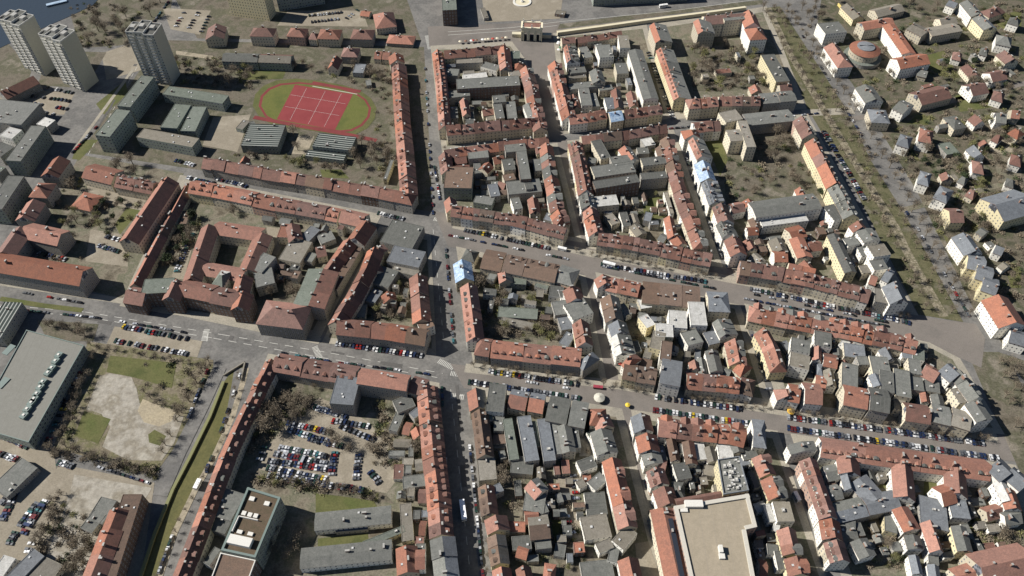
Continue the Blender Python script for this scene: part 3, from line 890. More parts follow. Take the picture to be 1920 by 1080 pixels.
parse("department store block", """
1202 774 1209 804 | 14 11 4 g SD w | blue-grey corner house at the lowest pedestrian crossing
1213 811 1220 842 | 15 11 4 g RD w | bright red house right of the lowest pedestrian street
1221 848 1227 868 | 13 10 2 g G w | grey house above the department store, street side
1230 876 1240 906 | 13 10 4 g DR w 2 d- | dark red pair above the department store
1245 911 1256 943 | 14 11 4 g D w | brown-red roof touching the department store
1236 791 1300 798 1370 805 1400 813 | 14 10 5 g R c 6 Gd | long red row below the lower parking street
1413 806 1437 809 | 20 12 3 b S w | dark slate corner building with white gable
1427 852 1443 888 | 12 10 3 g RD y 2 -G | brown-red pair on the lowest side street
1447 892 1462 930 | 13 10 4 g RD y 2 -G | bright red pair on the lowest side street
1464 940 1474 978 | 12 10 0 f T w | tan flat house on the lowest side street
1478 988 1490 1036 | 12 10 4 g RD y 3 -G | brown-red row below tan flat house, side street
1494 1042 1503 1075 | 13 10 4 g R y 1 -G | bright red end house on the lowest side street
1258 816 1268 862 | 8 8 2 g B w
1291 826 1298 868 | 10 9 2 g BD w
1306 830 1315 862 | 13 7 0 f W w
1330 836 1338 864 | 9 7 2 g T w
1346 845 1374 846 | 18 8 0 f W w
1378 826 1386 846 | 10 8 2 g G c
1390 852 1418 847 | 9 7 0 f G w
1376 870 1410 862 | 6 6 0 f S w
1274 868 1284 898 | 14 9 0 f G w
1263 918 1284 919 | 13 7 2 h G g
1230 850 1248 848 | 12 7 0 f G g
1236 866 1250 870 | 9 7 3 g D g
1409 899 1444 893 | 12 8 0 f G g
1407 878 1420 876 | 7 6 0 f G g
1421 942 1430 958 | 10 5 0 f W w
1436 945 1448 978 | 6 7 0 f W w
1450 985 1462 990 | 7 6 0 f W w
1448 1020 1450 1040 | 9 6 0 f G w
1455 1050 1476 1050 | 12 7 0 f G w
1424 995 1428 1005 | 8 8 0 f R g
1425 1060 1440 1062 | 10 7 3 g R w
1302 860 1310 885 | 5 5 0 f G w
1278 832 1282 850 | 6 6 0 f G w
1318 880 1340 884 | 8 5 0 f T g
""")
parse("bottom right block", """
1502 828 1510 845 | 20 12 2 g G w | big grey corner roof with bright white wall, lower parking
1542 829 1624 841 1728 856 1860 873 | 14 11 5 g R w 3 -D | long red row with white dormers, bottom right
1593 852 1598 884 | 15 11 4 g RD w | first short red wing behind the dormered long row
1696 862 1702 930 | 14 11 4 g RD w | second, longest red wing behind the dormered row
1796 876 1800 924 | 14 11 4 g RD w | third red wing behind the dormered long row
1765 925 1790 918 | 12 10 4 g R w | red cross wing beside the third wing
1518 858 1530 890 1546 935 1557 968 | 12 11 4 g DR w 6 D- | brown row right of the lowest side street, upper
1559 972 1566 1008 | 13 11 4 g R w 2 D- | bright red pair right of the lowest side street
1568 1012 1580 1050 | 13 11 4 g D w 3 D- | brown row right of the lowest side street, bottom
1871 864 1896 888 | 14 14 4 g S w | slate house with huge white gable, right edge
1898 878 1930 905 | 12 14 4 g S w | slate house cut by the right edge
1876 902 1894 938 | 8 12 2 g W w | white terraced wing near the right edge
1893 915 1906 952 | 11 11 3 g R w | orange roof with white wall near the right edge
1610 896 1645 936 | 20 9 2 g S g
1560 962 1622 947 | 13 9 1.5 g GS g
1624 946 1684 934 | 13 9 1.5 g S g
1724 956 1776 968 | 22 8 0 f S g
1793 936 1803 972 | 16 9 0 f S w
1690 950 1713 992 | 14 10 2 g RD w
1712 1002 1720 1028 | 12 10 2 g G w
1744 975 1763 1030 | 11 10 4 g RD w
1730 985 1740 990 | 10 7 2 g RD c
1800 985 1813 1032 | 12 11 2 g G y
1658 974 1682 980 | 16 6 0 f G y
1575 972 1604 978 | 13 7 1 g G w
1576 1001 1606 995 | 10 6 2 g G w
1612 1010 1630 1042 | 15 8 2 g G w
1582 1012 1592 1018 | 10 6 0 f G g
1549 886 1578 880 | 10 8 2 g G w
1548 924 1578 918 | 10 8 2 g G w
1556 900 1560 912 | 8 6 0 f B w
1586 880 1596 915 | 7 9 3 g S w
1728 1010 1740 1025 | 12 7 0 f S g
1740 1040 1760 1045 | 10 6 0 f G w
1796 1020 1830 1068 | 6 4 0 f T g
1850 960 1880 952 | 9 6 3 g RD c
1884 968 1915 962 | 10 7 3 g G w
1795 1082 1832 1070 | 12 8 3 g R c | orange roof strip left of the big bottom right roof
1840 1064 1940 1042 | 21 11 6 g R c | very big orange roof with cream gable, bottom right corner
1752 1058 1756 1085 | 8 8 2 g S w
1716 1040 1724 1075 | 8 8 2 g S w
""")
parse("villa quarter right of the avenue", """
1540 54 1580 50 | 19 12 0 f G w | pale flat-roofed building with roof openings beside rotunda
1561 80 1588 118 | 14 11 4 b RD w | plain orange roof directly left of the rotunda
1616 44 1673 34 | 13 11 3 g R c | orange upper wing behind the rotunda
1668 44 1706 98 | 13 12 2 g R w | long orange wing right of the rotunda
1682 112 1738 102 | 16 12 4 g R w | orange lower wing below the rotunda
1710 46 1738 60 | 16 9 2 g T c
1741 58 1798 48 | 14 9 1.5 g T c
1622 158 1642 186 | 16 11 3 g G w
1646 200 1654 224 | 15 9 3 h S c
1686 190 1706 200 | 18 9 3 g G w
1720 178 1776 164 | 18 8 4 g D c
1814 120 1832 140 | 11 6 3 g D c
1818 162 1848 156 | 16 8 4 g D w
1856 138 1884 132 | 14 7 4 g D w
1872 66 1900 72 | 17 9 4 h G w
1884 94 1902 110 | 14 8 4 g D c
1814 0 1836 26 | 13 11 3 g G w
1838 28 1860 50 | 14 11 3 g GS y
1762 36 1792 32 | 12 6 3 g T c
1780 0 1796 6 | 10 8 3 g S w
1688 255 1710 262 | 16 9 3 h S w
1728 244 1752 250 | 18 10 4 h D w
1782 226 1804 222 | 16 8 3 h G c
1766 280 1790 276 | 14 5 0 f K g
1826 272 1840 288 | 10 6 4 g S w
1726 326 1746 332 | 16 9 3 h S w
1760 354 1784 364 | 17 10 3 h S w
1780 396 1806 396 | 15 9 4 g D y
1828 304 1848 308 | 15 7 4 h D w
1866 384 1930 366 | 26 11 5 g S y
1868 212 1888 214 | 14 8 4 g G w
1898 206 1914 208 | 10 7 4 g R c
1806 436 1830 470 | 14 11 4 g S w
1838 428 1850 436 | 9 6 2 g G c
1868 460 1884 466 | 9 7 3 g S w
1816 482 1850 490 | 16 10 3 g S y
1834 502 1864 512 | 16 11 3 g S y
1846 524 1874 534 | 16 11 3 g S y
1880 492 1890 500 | 8 5 2 g T w
1872 552 1906 604 | 19 12 5 g RD w | orange roof with very long bright white wall, right edge
1896 622 1930 632 | 12 9 3 g S w | slate roofed building below the long white wall
1845 262 1850 268 | 8 5 3 g R c
1866 170 1886 176 | 14 7 4 h D w
1900 240 1918 250 | 12 7 3 h R c
1850 20 1880 10 | 12 7 4 h D c
1896 30 1916 36 | 12 8 4 h G w
1640 20 1690 8 | 14 6 3 g T c
1588 6 1612 30 | 12 7 3 g T y
1828 214 1842 226 | 10 6 4 g D w
1774 322 1780 334 | 8 5 3 g D c
1803 330 1815 336 | 9 5 3 h G w
1818 355 1832 362 | 10 5 3 h D c
1900 290 1920 296 | 13 7 4 h D w
1890 335 1905 340 | 10 6 3 h G w
1868 250 1880 256 | 10 6 4 h D w
1722 130 1740 134 | 10 5 3 g G c
1790 96 1806 100 | 12 6 4 h D w
1842 88 1856 92 | 12 6 4 h G w
""")

# low sheds, garages and lean-tos standing about in the yards
def yard_fill(block, poly, n, ang_px):
    a, b = at(*ang_px[0]).to_2d(), at(*ang_px[1]).to_2d(); base = math.atan2((b-a).y, (b-a).x)
    P = [at(*p).to_2d() for p in poly]; c = sum(P, Vector((0, 0)))/len(P); P = [c+(p-c)*.9 for p in P]
    xs = [p.x for p in P]; ys = [p.y for p in P]; k = tries = 0; n = int(n*.6)
    while k < n and tries < 3000:
        tries += 1; q = Vector((random.uniform(min(xs), max(xs)), random.uniform(min(ys), max(ys))))
        if not inside((q.x, q.y), [(p.x, p.y) for p in P]): continue
        L, w = random.uniform(3.5, 11), random.uniform(2.8, 6); r = max(L, w)*.5
        ok = True
        for m, d, hl, hw in FOOT:
            v = q-m; u = abs(v.dot(d)); t = abs(v.x*-d.y+v.y*d.x)
            if u < hl+r*.75 and t < hw+r*.75: ok = False; break
        if not ok: continue
        an = base+random.choice((0, math.pi/2))+random.uniform(-.05, .05); dv = Vector((math.cos(an), math.sin(an)))*L/2
        h = random.uniform(2.6, 6.5); t = random.choices('fg', (3, 1))[0]; rr = random.choices('GSTBDR', (7, 2, 3, 2, 1.2, .6))[0]
        o = make_house(q-dv, q+dv, w, h, 1.6, t, rr, random.choice('gcdgw'), '', 'shed', random.random() < .35)
        BUILT.append((o, block, f"{CW[rr]} low {KIND[t]}", screen((q.x, q.y, h)))); k += 1
for blk, poly, n, ap in (
 ("first block right of the long street", [(835, 110), (950, 105), (1005, 215), (845, 225)], 24, ((840, 150), (980, 140))),
 ("block just below the city gate", [(1075, 85), (1180, 80), (1235, 190), (1075, 200)], 21, ((1080, 150), (1200, 140))),
 ("second block right of the long street", [(850, 290), (1020, 275), (1045, 400), (860, 380)], 24, ((850, 330), (1000, 320))),
 ("block with the small courtyard lawn", [(1105, 270), (1240, 255), (1300, 450), (1130, 425)], 24, ((1110, 350), (1250, 340))),
 ("block with the blue tarpaulin roof", [(1385, 385), (1570, 395), (1640, 520), (1410, 485)], 27, ((1400, 400), (1560, 385))),
 ("block around the large bare garden", [(1290, 120), (1400, 90), (1440, 165), (1310, 170)], 6, ((1300, 150), (1400, 145))),
 ("block with the blue-sheeted corner house", [(905, 515), (1065, 540), (1085, 635), (905, 620)], 18, ((900, 540), (1060, 560))),
 ("block with white inner roofs", [(1165, 550), (1350, 580), (1380, 690), (1195, 680)], 21, ((1180, 600), (1340, 620))),
 ("wedge-shaped block beside the avenue", [(1470, 605), (1740, 655), (1770, 750), (1500, 720)], 30, ((1480, 640), (1700, 670))),
 ("triangular block left of the long street", [(705, 490), (775, 510), (785, 600), (660, 595)], 10, ((700, 530), (780, 540))),
 ("block with the square cloister courtyard", [(500, 400), (640, 420), (590, 540), (490, 540)], 15, ((500, 430), (640, 450))),
 ("block with the crowded car park", [(740, 730), (790, 740), (815, 1060), (740, 1060)], 21, ((740, 800), (800, 800))),
 ("lowest block right of the long street", [(925, 800), (1120, 820), (1165, 1075), (950, 1075)], 33, ((940, 900), (1100, 890))),
 ("department store block", [(1240, 830), (1430, 850), (1480, 1070), (1425, 1070), (1405, 915), (1250, 930)], 24, ((1240, 880), (1420, 870))),
 ("bottom right block", [(1550, 860), (1880, 890), (1910, 1060), (1600, 1060)], 39, ((1560, 950), (1800, 930))),
 ("villa quarter right of the avenue", [(1660, 120), (1915, 60), (1915, 520), (1870, 520), (1760, 330)], 18, ((1700, 250), (1850, 215)))):
    yard_fill(blk, poly, n, ap)
label_auto()
# ================================================================ GROUND

def sheet(name, pts, z, mat, kind='structure', world_pts=None):
    P = ccw([tuple(at(x, y, 0).to_2d()) for x, y in pts] if world_pts is None else world_pts)
    b = MB(); b.quad([(x, y, z) for x, y in P], 0); o = obj(name, b.build(name, mat)); o['kind'] = kind; return o
def slab(name, pts, z, mat):
    P = ccw([tuple(at(x, y, 0).to_2d()) for x, y in pts]); b = MB(); b.prism(P, -.2, z); o = obj(name, b.build(name, mat)); o['kind'] = 'structure'; return o
def strip(name, pts, wid, z, mat, kind='structure', dash=None):
    W = [at(x, y, 0).to_2d() for x, y in pts]; b = MB()
    for i in range(len(W)-1):
        d = (W[i+1]-W[i]); L = d.length; d.normalize(); n = Vector((-d.y, d.x))*wid/2
        segs = [(0, L)] if not dash else [(s, min(L, s+dash[0])) for s in [k*sum(dash) for k in range(int(L/sum(dash))+1)]]
        for s, e in segs:
            if e-s < .3: continue
            A, B = W[i]+d*s, W[i]+d*e
            zz = z + i*.004
            b.quad([(*(A-n), zz), (*(B-n), zz), (*(B+n), zz), (*(A+n), zz)])
    o = obj(name, b.build(name, mat)); o['kind'] = kind; return o
G_asph = ground_mat('old_asphalt', [(.145, .138, .128), (.185, .177, .162), (.128, .124, .116), (.168, .16, .148)], .035, .5, amt=.34)
G_cob = ground_mat('brown_cobbles', [(.148, .133, .116), (.185, .165, .145), (.14, .128, .114)], .03, 1.6, amt=.3)
G_pave = ground_mat('pale_paving', [(.26, .24, .195), (.33, .30, .24), (.24, .22, .18)], .05, 1.1, amt=.35)
G_yard = ground_mat('yard_earth', [(.10, .085, .06), (.20, .175, .13), (.13, .13, .085), (.24, .21, .165)], .06, .9, amt=.5)
G_gard = ground_mat('winter_garden_earth', [(.092, .08, .056), (.155, .134, .102), (.098, .096, .06), (.21, .185, .145)], .045, .8, amt=.55)
G_scrub = ground_mat('worn_park_ground', [(.12, .105, .065), (.20, .17, .12), (.13, .125, .06), (.25, .215, .16)], .09, .7, amt=.5)
G_grass = ground_mat('winter_grass', [(.085, .10, .032), (.115, .115, .045), (.075, .085, .03)], .05, .9, amt=.35)
G_sand = ground_mat('dusty_sand', [(.27, .245, .20), (.34, .315, .265), (.22, .195, .15), (.35, .325, .27)], .06, .35, amt=.35)
G_lot = ground_mat('car_park_gravel', [(.28, .245, .19), (.235, .205, .155), (.31, .275, .215)], .05, .9, amt=.3)
G_track = ground_mat('red_running_track', [(.155, .036, .036), (.19, .046, .044)], .06, 1.5, amt=.15)
G_path = ground_mat('sandy_path', [(.27, .235, .175), (.33, .285, .21), (.17, .15, .105)], .12, .8, amt=.4)
G_canal = ground_mat('canal_bed_grass', [(.095, .095, .035), (.12, .112, .045), (.08, .082, .034)], .05, .7, amt=.3)
G_mark = plain('worn_road_paint', (.50, .49, .44), .8)
def water_mat():
    m, n, l, p = new_mat('lake_water'); p.inputs["Base Color"].default_value = (.035, .045, .055, 1); p.inputs["Roughness"].default_value = .18
    g = n.new("ShaderNodeNewGeometry"); a = noise(n, l, .25, 4, .6, g.outputs["Position"]); b = n.new("ShaderNodeBump"); b.inputs["Strength"].default_value = .3; b.inputs["Distance"].default_value = .4
    l.new(a.outputs[0], b.inputs["Height"]); l.new(b.outputs[0], p.inputs["Normal"]); return m
sheet('ground', None, 0, G_asph, world_pts=[(-2600, -600), (2600, -600), (2600, 4200), (-2600, 4200)])
blocks = {
 'a': [(807, 86), (960, 78), (986, 112), (1031, 258), (829, 287)], 'b': [(1037, 62), (1212, 44), (1258, 222), (1057, 252)],
 'c': [(1222, 45), (1438, 12), (1512, 204), (1266, 224)], 'd': [(834, 296), (1045, 268), (1092, 455), (847, 414)],
 'e': [(1063, 264), (1262, 240), (1356, 502), (1104, 466)], 'f': [(1287, 243), (1512, 210), (1722, 592), (1378, 521)],
 'g': [(855, 462), (1098, 517), (1140, 725), (888, 688)], 'h': [(1116, 510), (1388, 572), (1447, 760), (1160, 712)],
 'i': [(1395, 569), (1742, 642), (1800, 672), (1884, 815), (1462, 762)], 'j': [(884, 722), (1166, 766), (1255, 1110), (928, 1110)],
 'k': [(1183, 768), (1458, 808), (1560, 1110), (1240, 1110)], 'l': [(1482, 813), (1905, 872), (1990, 1110), (1588, 1110)],
 'm': [(712, 424), (808, 440), (818, 666), (603, 643)], 'n': [(338, 328), (716, 402), (600, 634), (224, 574)], 'o': [(503, 663), (824, 718), (854, 1110), (318, 1110)]}
for k, pts in blocks.items():
    slab('pavement', pts, .13, G_pave)
    cx = sum(p[0] for p in pts)/len(pts); cy = sum(p[1] for p in pts)/len(pts); s = .90
    sheet('yard_ground', [(cx+(x-cx)*s, cy+(y-cy)*s) for x, y in pts], .15, G_yard)
# gardens, lawns and other ground inside the blocks
for i, (nm, m, pts) in enumerate([
 ('garden_ground', G_gard, [(1280, 75), (1425, 75), (1440, 168), (1300, 172)]), ('garden_ground', G_gard, [(1352, 280), (1520, 235), (1575, 345), (1530, 368), (1362, 385)]),
 ('garden_ground', G_gard, [(895, 525), (1040, 530), (1060, 640), (900, 632)]), ('lawn', G_grass, [(1203, 375), (1248, 366), (1258, 405), (1210, 416)]),
 ('garden_ground', G_gard, [(370, 375), (330, 500), (290, 500), (345, 375)]), ('garden_ground', G_gard, [(400, 460), (470, 470), (455, 505), (385, 492)]),
 ('garden_ground', G_gard, [(500, 525), (580, 500), (560, 565), (480, 562)]), ('garden_ground', G_gard, [(720, 525), (778, 530), (785, 605), (670, 596)]),
 ('car_park', G_lot, [(545, 785), (600, 745), (690, 790), (760, 880), (725, 925), (480, 880), (500, 840)]),
 ('lawn', G_grass, [(592, 925), (700, 938), (710, 955), (592, 962)]), ('lawn', G_grass, [(596, 1010), (690, 1000), (692, 1020), (596, 1025)]),
 ('garden_ground', G_gard, [(515, 700), (610, 715), (600, 745), (545, 785), (490, 815), (460, 850), (480, 770)]), ('garden_ground', G_gard, [(480, 885), (720, 925), (740, 945), (600, 925), (470, 905)]),
 ('lawn', G_grass, [(1032, 975), (1052, 975), (1056, 1015), (1040, 1018)]), ('paved_yard', G_lot, [(1045, 880), (1072, 900), (1092, 1010), (1060, 1020), (1040, 920)]),
 ('garden_ground', G_gard, [(1045, 1040), (1110, 1025), (1120, 1080), (1050, 1080)]), ('paved_yard', G_sand, [(1088, 812), (1120, 830), (1125, 855), (1086, 856)]),
 ('garden_ground', G_gard, [(1650, 1000), (1712, 1010), (1720, 1060), (1620, 1070)]), ('lawn', G_grass, [(1818, 985), (1860, 960), (1900, 1040), (1830, 1045)]),
 ('lawn', G_grass, [(1640, 870), (1690, 875), (1690, 920), (1650, 915)]), ('lawn', G_grass, [(1735, 885), (1785, 890), (1780, 930), (1730, 935)]),
 ('paved_yard', G_lot, [(500, 425), (545, 432), (520, 480), (500, 470)]), ('paved_yard', G_lot, [(350, 415), (372, 420), (345, 525), (322, 520)]),
 ('lawn', G_grass, [(1320, 262), (1350, 258), (1365, 300), (1350, 330)]), ('paved_yard', G_lot, [(1190, 1020), (1215, 1015), (1240, 1090), (1200, 1090)])]):
    sheet(nm, pts, .17+.004*i, m)
# left and top districts
Z = .02
for i, (nm, m, pts) in enumerate([
 ('garden_ground', G_gard, [(300, 75), (795, 88), (812, 398), (370, 318), (150, 285), (250, 150)]), ('garden_ground', G_gard, [(330, 0), (760, -10), (790, 78), (370, 72)]),
 ('park_ground', G_gard, [(130, 20), (330, -60), (320, 20), (230, 85), (150, 90)]), ('car_park', G_lot, [(20, 165), (140, 175), (120, 215), (30, 215), (-10, 190)]),
 ('paved_yard', G_lot, [(190, 100), (250, 80), (270, 130), (200, 150)]), ('garden_ground', G_gard, [(95, 95), (200, 98), (160, 165), (70, 160)]),
 ('yard_ground', G_yard, [(150, 290), (345, 325), (230, 560), (60, 520), (90, 400)]), ('lawn', G_grass, [(148, 262), (185, 262), (150, 300), (135, 298)]),
 ('car_park', G_lot, [(170, 430), (235, 440), (240, 500), (160, 490)]), ('lawn', G_grass, [(270, 385), (225, 440), (215, 420), (245, 380)]),
 ('paved_yard', G_lot, [(160, 340), (280, 360), (265, 395), (170, 375)]), ('garden_ground', G_gard, [(95, 380), (175, 395), (170, 430), (105, 420)]),
 ('paved_yard', G_lot, [(400, 220), (470, 215), (445, 285), (380, 272)]), ('garden_ground', G_gard, [(-60, 0), (60, 130), (50, 160), (-60, 200)]),
 ('car_park', G_lot, [(305, 15), (395, 20), (375, 65), (320, 55)]), ('car_park', G_lot, [(540, 20), (680, 20), (690, 50), (520, 48)]),
 ('lawn', G_grass, [(460, 125), (540, 125), (530, 148), (455, 150)]), ('lawn', G_grass, [(180, 195), (235, 150), (240, 175), (195, 215)]),
 ('path', G_path, [(330, 95), (400, 105), (400, 112), (330, 102)]), ('paved_yard', G_path, [(560, 255), (590, 255), (575, 290), (540, 288)]),
 ('lawn', G_grass, [(600, 318), (640, 318), (655, 335), (605, 333)]), ('garden_ground', G_gard, [(70, 600), (185, 608), (175, 640), (90, 640)]),
 ('car_park', G_lot, [(215, 612), (380, 640), (370, 670), (200, 645)]), ('park_ground', G_scrub, [(165, 640), (400, 675), (400, 740), (290, 890), (100, 840), (140, 720)]),
 ('car_park', G_lot, [(-20, 800), (100, 845), (110, 900), (60, 1100), (-60, 1100)]), ('car_park', G_lot, [(110, 870), (290, 905), (262, 1100), (30, 1100)]),
 ('gate_square', G_cob, [(802, 50), (1050, 40), (1040, 120), (1060, 265), (1030, 262), (980, 100), (805, 88)]), ('gate_square', G_lot, [(900, -30), (1060, -40), (1050, 35), (910, 42)]),
 ('verge', G_gard, [(1045, 55), (1300, 22), (1430, 8), (1430, 0), (1300, 14), (1050, 45)]), ('path', G_path, [(1043, 63), (1200, 41), (1400, 16), (1400, 12), (1200, 36), (1043, 57)]),
 ('shopping_street', G_cob, [(1035, 265), (1062, 262), (1110, 460), (1085, 455)]), ('shopping_street', G_cob, [(1095, 515), (1118, 512), (1165, 715), (1140, 722)]),
 ('shopping_street', G_cob, [(1164, 765), (1186, 768), (1250, 1110), (1236, 1110)]), ('street', G_cob, [(812, 395), (1760, 600), (1760, 662), (1390, 576), (840, 462)]),
 ('street', G_cob, [(845, 682), (1900, 820), (1940, 870), (1480, 815), (870, 728)]), ('square', G_cob, [(1740, 596), (1850, 610), (1840, 690), (1745, 645)])]):
    sheet(nm, pts, Z+.003*i, m)
# the avenue: grass with a sandy walk, roadway to its right
sheet('avenue_grass', [(1436, 15), (1462, 12), (1519, 100), (1590, 210), (1632, 300), (1695, 400), (1740, 480), (1806, 604), (1722, 590), (1600, 350), (1515, 205)], .122, ground_mat('avenue_grass', [(.092, .09, .045), (.13, .12, .068), (.082, .084, .04), (.17, .15, .11)], .07, .8, amt=.5))
strip('promenade_path', [(1440, 15), (1480, 100), (1562, 236), (1600, 300), (1678, 424), (1700, 472), (1770, 594)], 6.5, .16, ground_mat('trodden_sand', [(.13, .115, .07), (.30, .26, .19), (.12, .11, .065), (.33, .285, .21)], .22, .8, amt=.5))
sheet('villa_gardens', [(1540, 0), (2010, -60), (2110, 1100), (2010, 1100), (1900, 820), (1925, 720), (1840, 610), (1720, 360), (1600, 160), (1530, 60)], .10, ground_mat('villa_garden_earth', [(.07, .07, .042), (.14, .12, .088), (.076, .08, .044), (.20, .175, .135)], .06, .8, amt=.55))
strip('side_road', [(1505, 212), (1600, 208)], 9, .145, G_pave); strip('side_road', [(1588, 225), (1760, 195), (1990, 140)], 6, .14, G_cob); strip('side_road', [(1690, 395), (1940, 330)], 5, .15, G_yard)
strip('side_road', [(1830, 590), (1870, 650), (1990, 690)], 9, .14, G_asph)
strip('avenue_tail', [(1850, 660), (1895, 760), (1960, 900)], 26, .12, G_gard)
sheet('sand_field', [(186, 706), (205, 700), (246, 706), (256, 728), (262, 757), (290, 769), (345, 781), (326, 832), (303, 864), (240, 863), (192, 838), (207, 800), (190, 776), (162, 768)], .18, G_sand)
sheet('yellow_sand', [(268, 748), (290, 758), (330, 770), (322, 790), (298, 800), (270, 792), (258, 770)], .186, ground_mat('yellow_sand', [(.37, .315, .215), (.31, .265, .19)], .08, .7, amt=.35))
sheet('lawn', [(290, 806), (312, 818), (300, 836), (280, 830), (278, 815)], .23, G_grass)
sheet('lawn', [(207, 667), (331, 681), (322, 728), (252, 708), (200, 698)], .20, G_grass); sheet('lawn', [(158, 771), (208, 786), (184, 832), (140, 817)], .21, G_grass)
sheet('dirt_yard', [(140, 890), (285, 915), (235, 1000), (200, 1080), (70, 1080), (120, 960)], .18, G_sand)
# canal
cl = [(440, 688), (421, 715), (395, 781), (356, 860), (326, 917), (292, 1000), (262, 1090)]; cr = [(458, 686), (451, 715), (431, 781), (395, 860), (362, 917), (322, 1000), (290, 1090)]
sheet('canal_bed', cl+cr[::-1], .10, G_canal)
sheet('street', [(440, 690), (500, 690), (395, 960), (340, 1110), (322, 1110), (402, 900)], .115, G_asph)
strip('verge', [(462, 690), (456, 715), (436, 781), (400, 860), (367, 917), (327, 1000), (296, 1090)], 3.6, .16, G_path)
strip('street', [(412, 690), (380, 760), (335, 850), (300, 930)], 9, .26, G_asph)
for nm, m, pts in (('lawn', G_grass, [(1790, 180), (1860, 165), (1870, 200), (1800, 210)]), ('lawn', G_grass, [(1810, 335), (1860, 330), (1850, 365), (1815, 360)]), ('lawn', G_grass, [(1740, 235), (1700, 232), (1720, 215), (1745, 220)]), ('lawn', G_grass, [(1860, 30), (1915, 20), (1915, 50), (1870, 55)]),
                   ('lawn', G_grass, [(1768, 440), (1795, 455), (1812, 500), (1790, 490)]), ('lawn', G_grass, [(1715, 110), (1770, 95), (1790, 130), (1740, 140)]), ('bare_plot', G_path, [(1850, 262), (1900, 255), (1905, 285), (1860, 292)]), ('bare_plot', G_yard, [(1860, 290), (1915, 290), (1915, 350), (1875, 345)]), ('lawn', G_grass, [(1885, 500), (1915, 500), (1915, 540), (1895, 540)])):
    Z += .004; sheet(nm, pts, .12+Z, m)
# running track
outer = [(485, 199), (489, 180), (503, 166), (525, 157), (560, 154), (600, 158), (640, 165), (668, 174), (687, 187), (696, 203), (693, 220), (680, 236), (660, 246), (640, 248), (600, 242), (560, 236), (520, 231), (497, 219)]
oc = [sum(p[0] for p in outer)/18, sum(p[1] for p in outer)/18]
sheet('sports_grass', [(oc[0]+(x-oc[0])*1.1, oc[1]+(y-oc[1])*1.14) for x, y in outer], .13, G_grass)
sheet('running_track', outer, .16, G_track)
sheet('infield_grass', [(oc[0]+(x-oc[0])*.955, oc[1]+(y-oc[1])*.93) for x, y in outer], .19, ground_mat('infield_grass', [(.10, .115, .028), (.12, .125, .036), (.085, .10, .028)], .05, .8, amt=.25))
sheet('sports_court', [(553, 159), (662, 177), (628, 244), (519, 224)], .22, ground_mat('red_court', [(.19, .038, .04), (.225, .05, .05)], .06, 1.5, amt=.12))
strip('running_lane', [(476, 220), (560, 236), (640, 250), (706, 264)], 4.5, .21, G_track); strip('running_lane', [(586, 155), (676, 172)], 4, .21, G_track)
strip('court_line', [(575, 166), (544, 225)], .18, .25, G_mark); strip('court_line', [(610, 171), (578, 233)], .18, .25, G_mark); strip('court_line', [(640, 176), (608, 238)], .18, .25, G_mark)
strip('court_line', [(545, 178), (648, 195)], .18, .26, G_mark); strip('court_line', [(535, 200), (636, 217)], .18, .26, G_mark)
strip('court_line', [(586, 162), (670, 177)], .9, .25, plain('pale_sand_strip', (.42, .40, .33), .9))
# markings
for pts in ([(0, 572), (160, 585), (420, 628), (620, 662), (830, 700)], [(0, 580), (160, 594), (400, 634), (600, 670), (820, 708)]):
    strip('lane_marking', pts, .35, .05, G_mark, dash=(6, 5))
strip('lane_marking', [(390, 625), (388, 640)], .6, .05, G_mark); strip('lane_marking', [(812, 430), (832, 640)], .3, .05, G_mark, dash=(5, 6)); strip('lane_marking', [(845, 730), (880, 1060)], .3, .05, G_mark, dash=(5, 6))
strip('lane_marking', [(165, 290), (260, 120)], .35, .05, G_mark, dash=(5, 5)); strip('lane_marking', [(852, 742), (868, 741)], .8, .05, G_mark)
strip('verge', [(0, 560), (80, 573), (155, 582)], 4, .12, G_grass); strip('pavement', [(140, 280), (250, 130)], 3, .1, G_pave); strip('pavement', [(0, 530), (240, 566), (600, 640)], 5, .1, G_pave)
strip('tram_track', [(840, 60), (960, 52), (1040, 42), (1250, 22), (1430, -2)], .5, .19, G_mark); strip('tram_track', [(840, 66), (960, 58), (1045, 48)], .5, .2, G_mark)
for pts in ([(850, 422), (1100, 474), (1370, 524), (1700, 590)], [(872, 690), (1160, 722), (1450, 768), (1870, 822)]):
    strip('pavement', pts, 7, .158, G_pave)
sheet('lake_water', [(-200, -200), (330, -220), (200, -20), (175, 10), (128, 32), (60, 62), (-10, 95), (-200, 170)], .25, water_mat())
def zebra(p, q, wid):
    A, B = at(*p).to_2d(), at(*q).to_2d(); d = B-A; L = d.length; d.normalize(); n = Vector((-d.y, d.x))*wid/2; b = MB(); k = 0
    while k < L-.5:
        X, Y = A+d*k, A+d*(k+.5); b.quad([(*(X-n), .07), (*(Y-n), .07), (*(Y+n), .07), (*(X+n), .07)]); k += 1.1
    o = obj('zebra_crossing', b.build('zebra_crossing', G_mark)); o['kind'] = 'structure'
zebra((838, 415), (812, 410), 4); zebra((850, 690), (822, 676), 4); zebra((846, 742), (870, 745), 4); zebra((590, 650), (600, 672), 4); zebra((388, 618), (382, 640), 4); zebra((845, 700), (870, 704), 3.5); zebra((1372, 530), (1390, 560), 3); zebra((1452, 764), (1478, 806), 3); zebra((806, 92), (800, 66), 4)
G_pat = ground_mat('fresh_asphalt_patch', [(.085, .082, .076), (.11, .105, .098)], .05, .8, amt=.2)
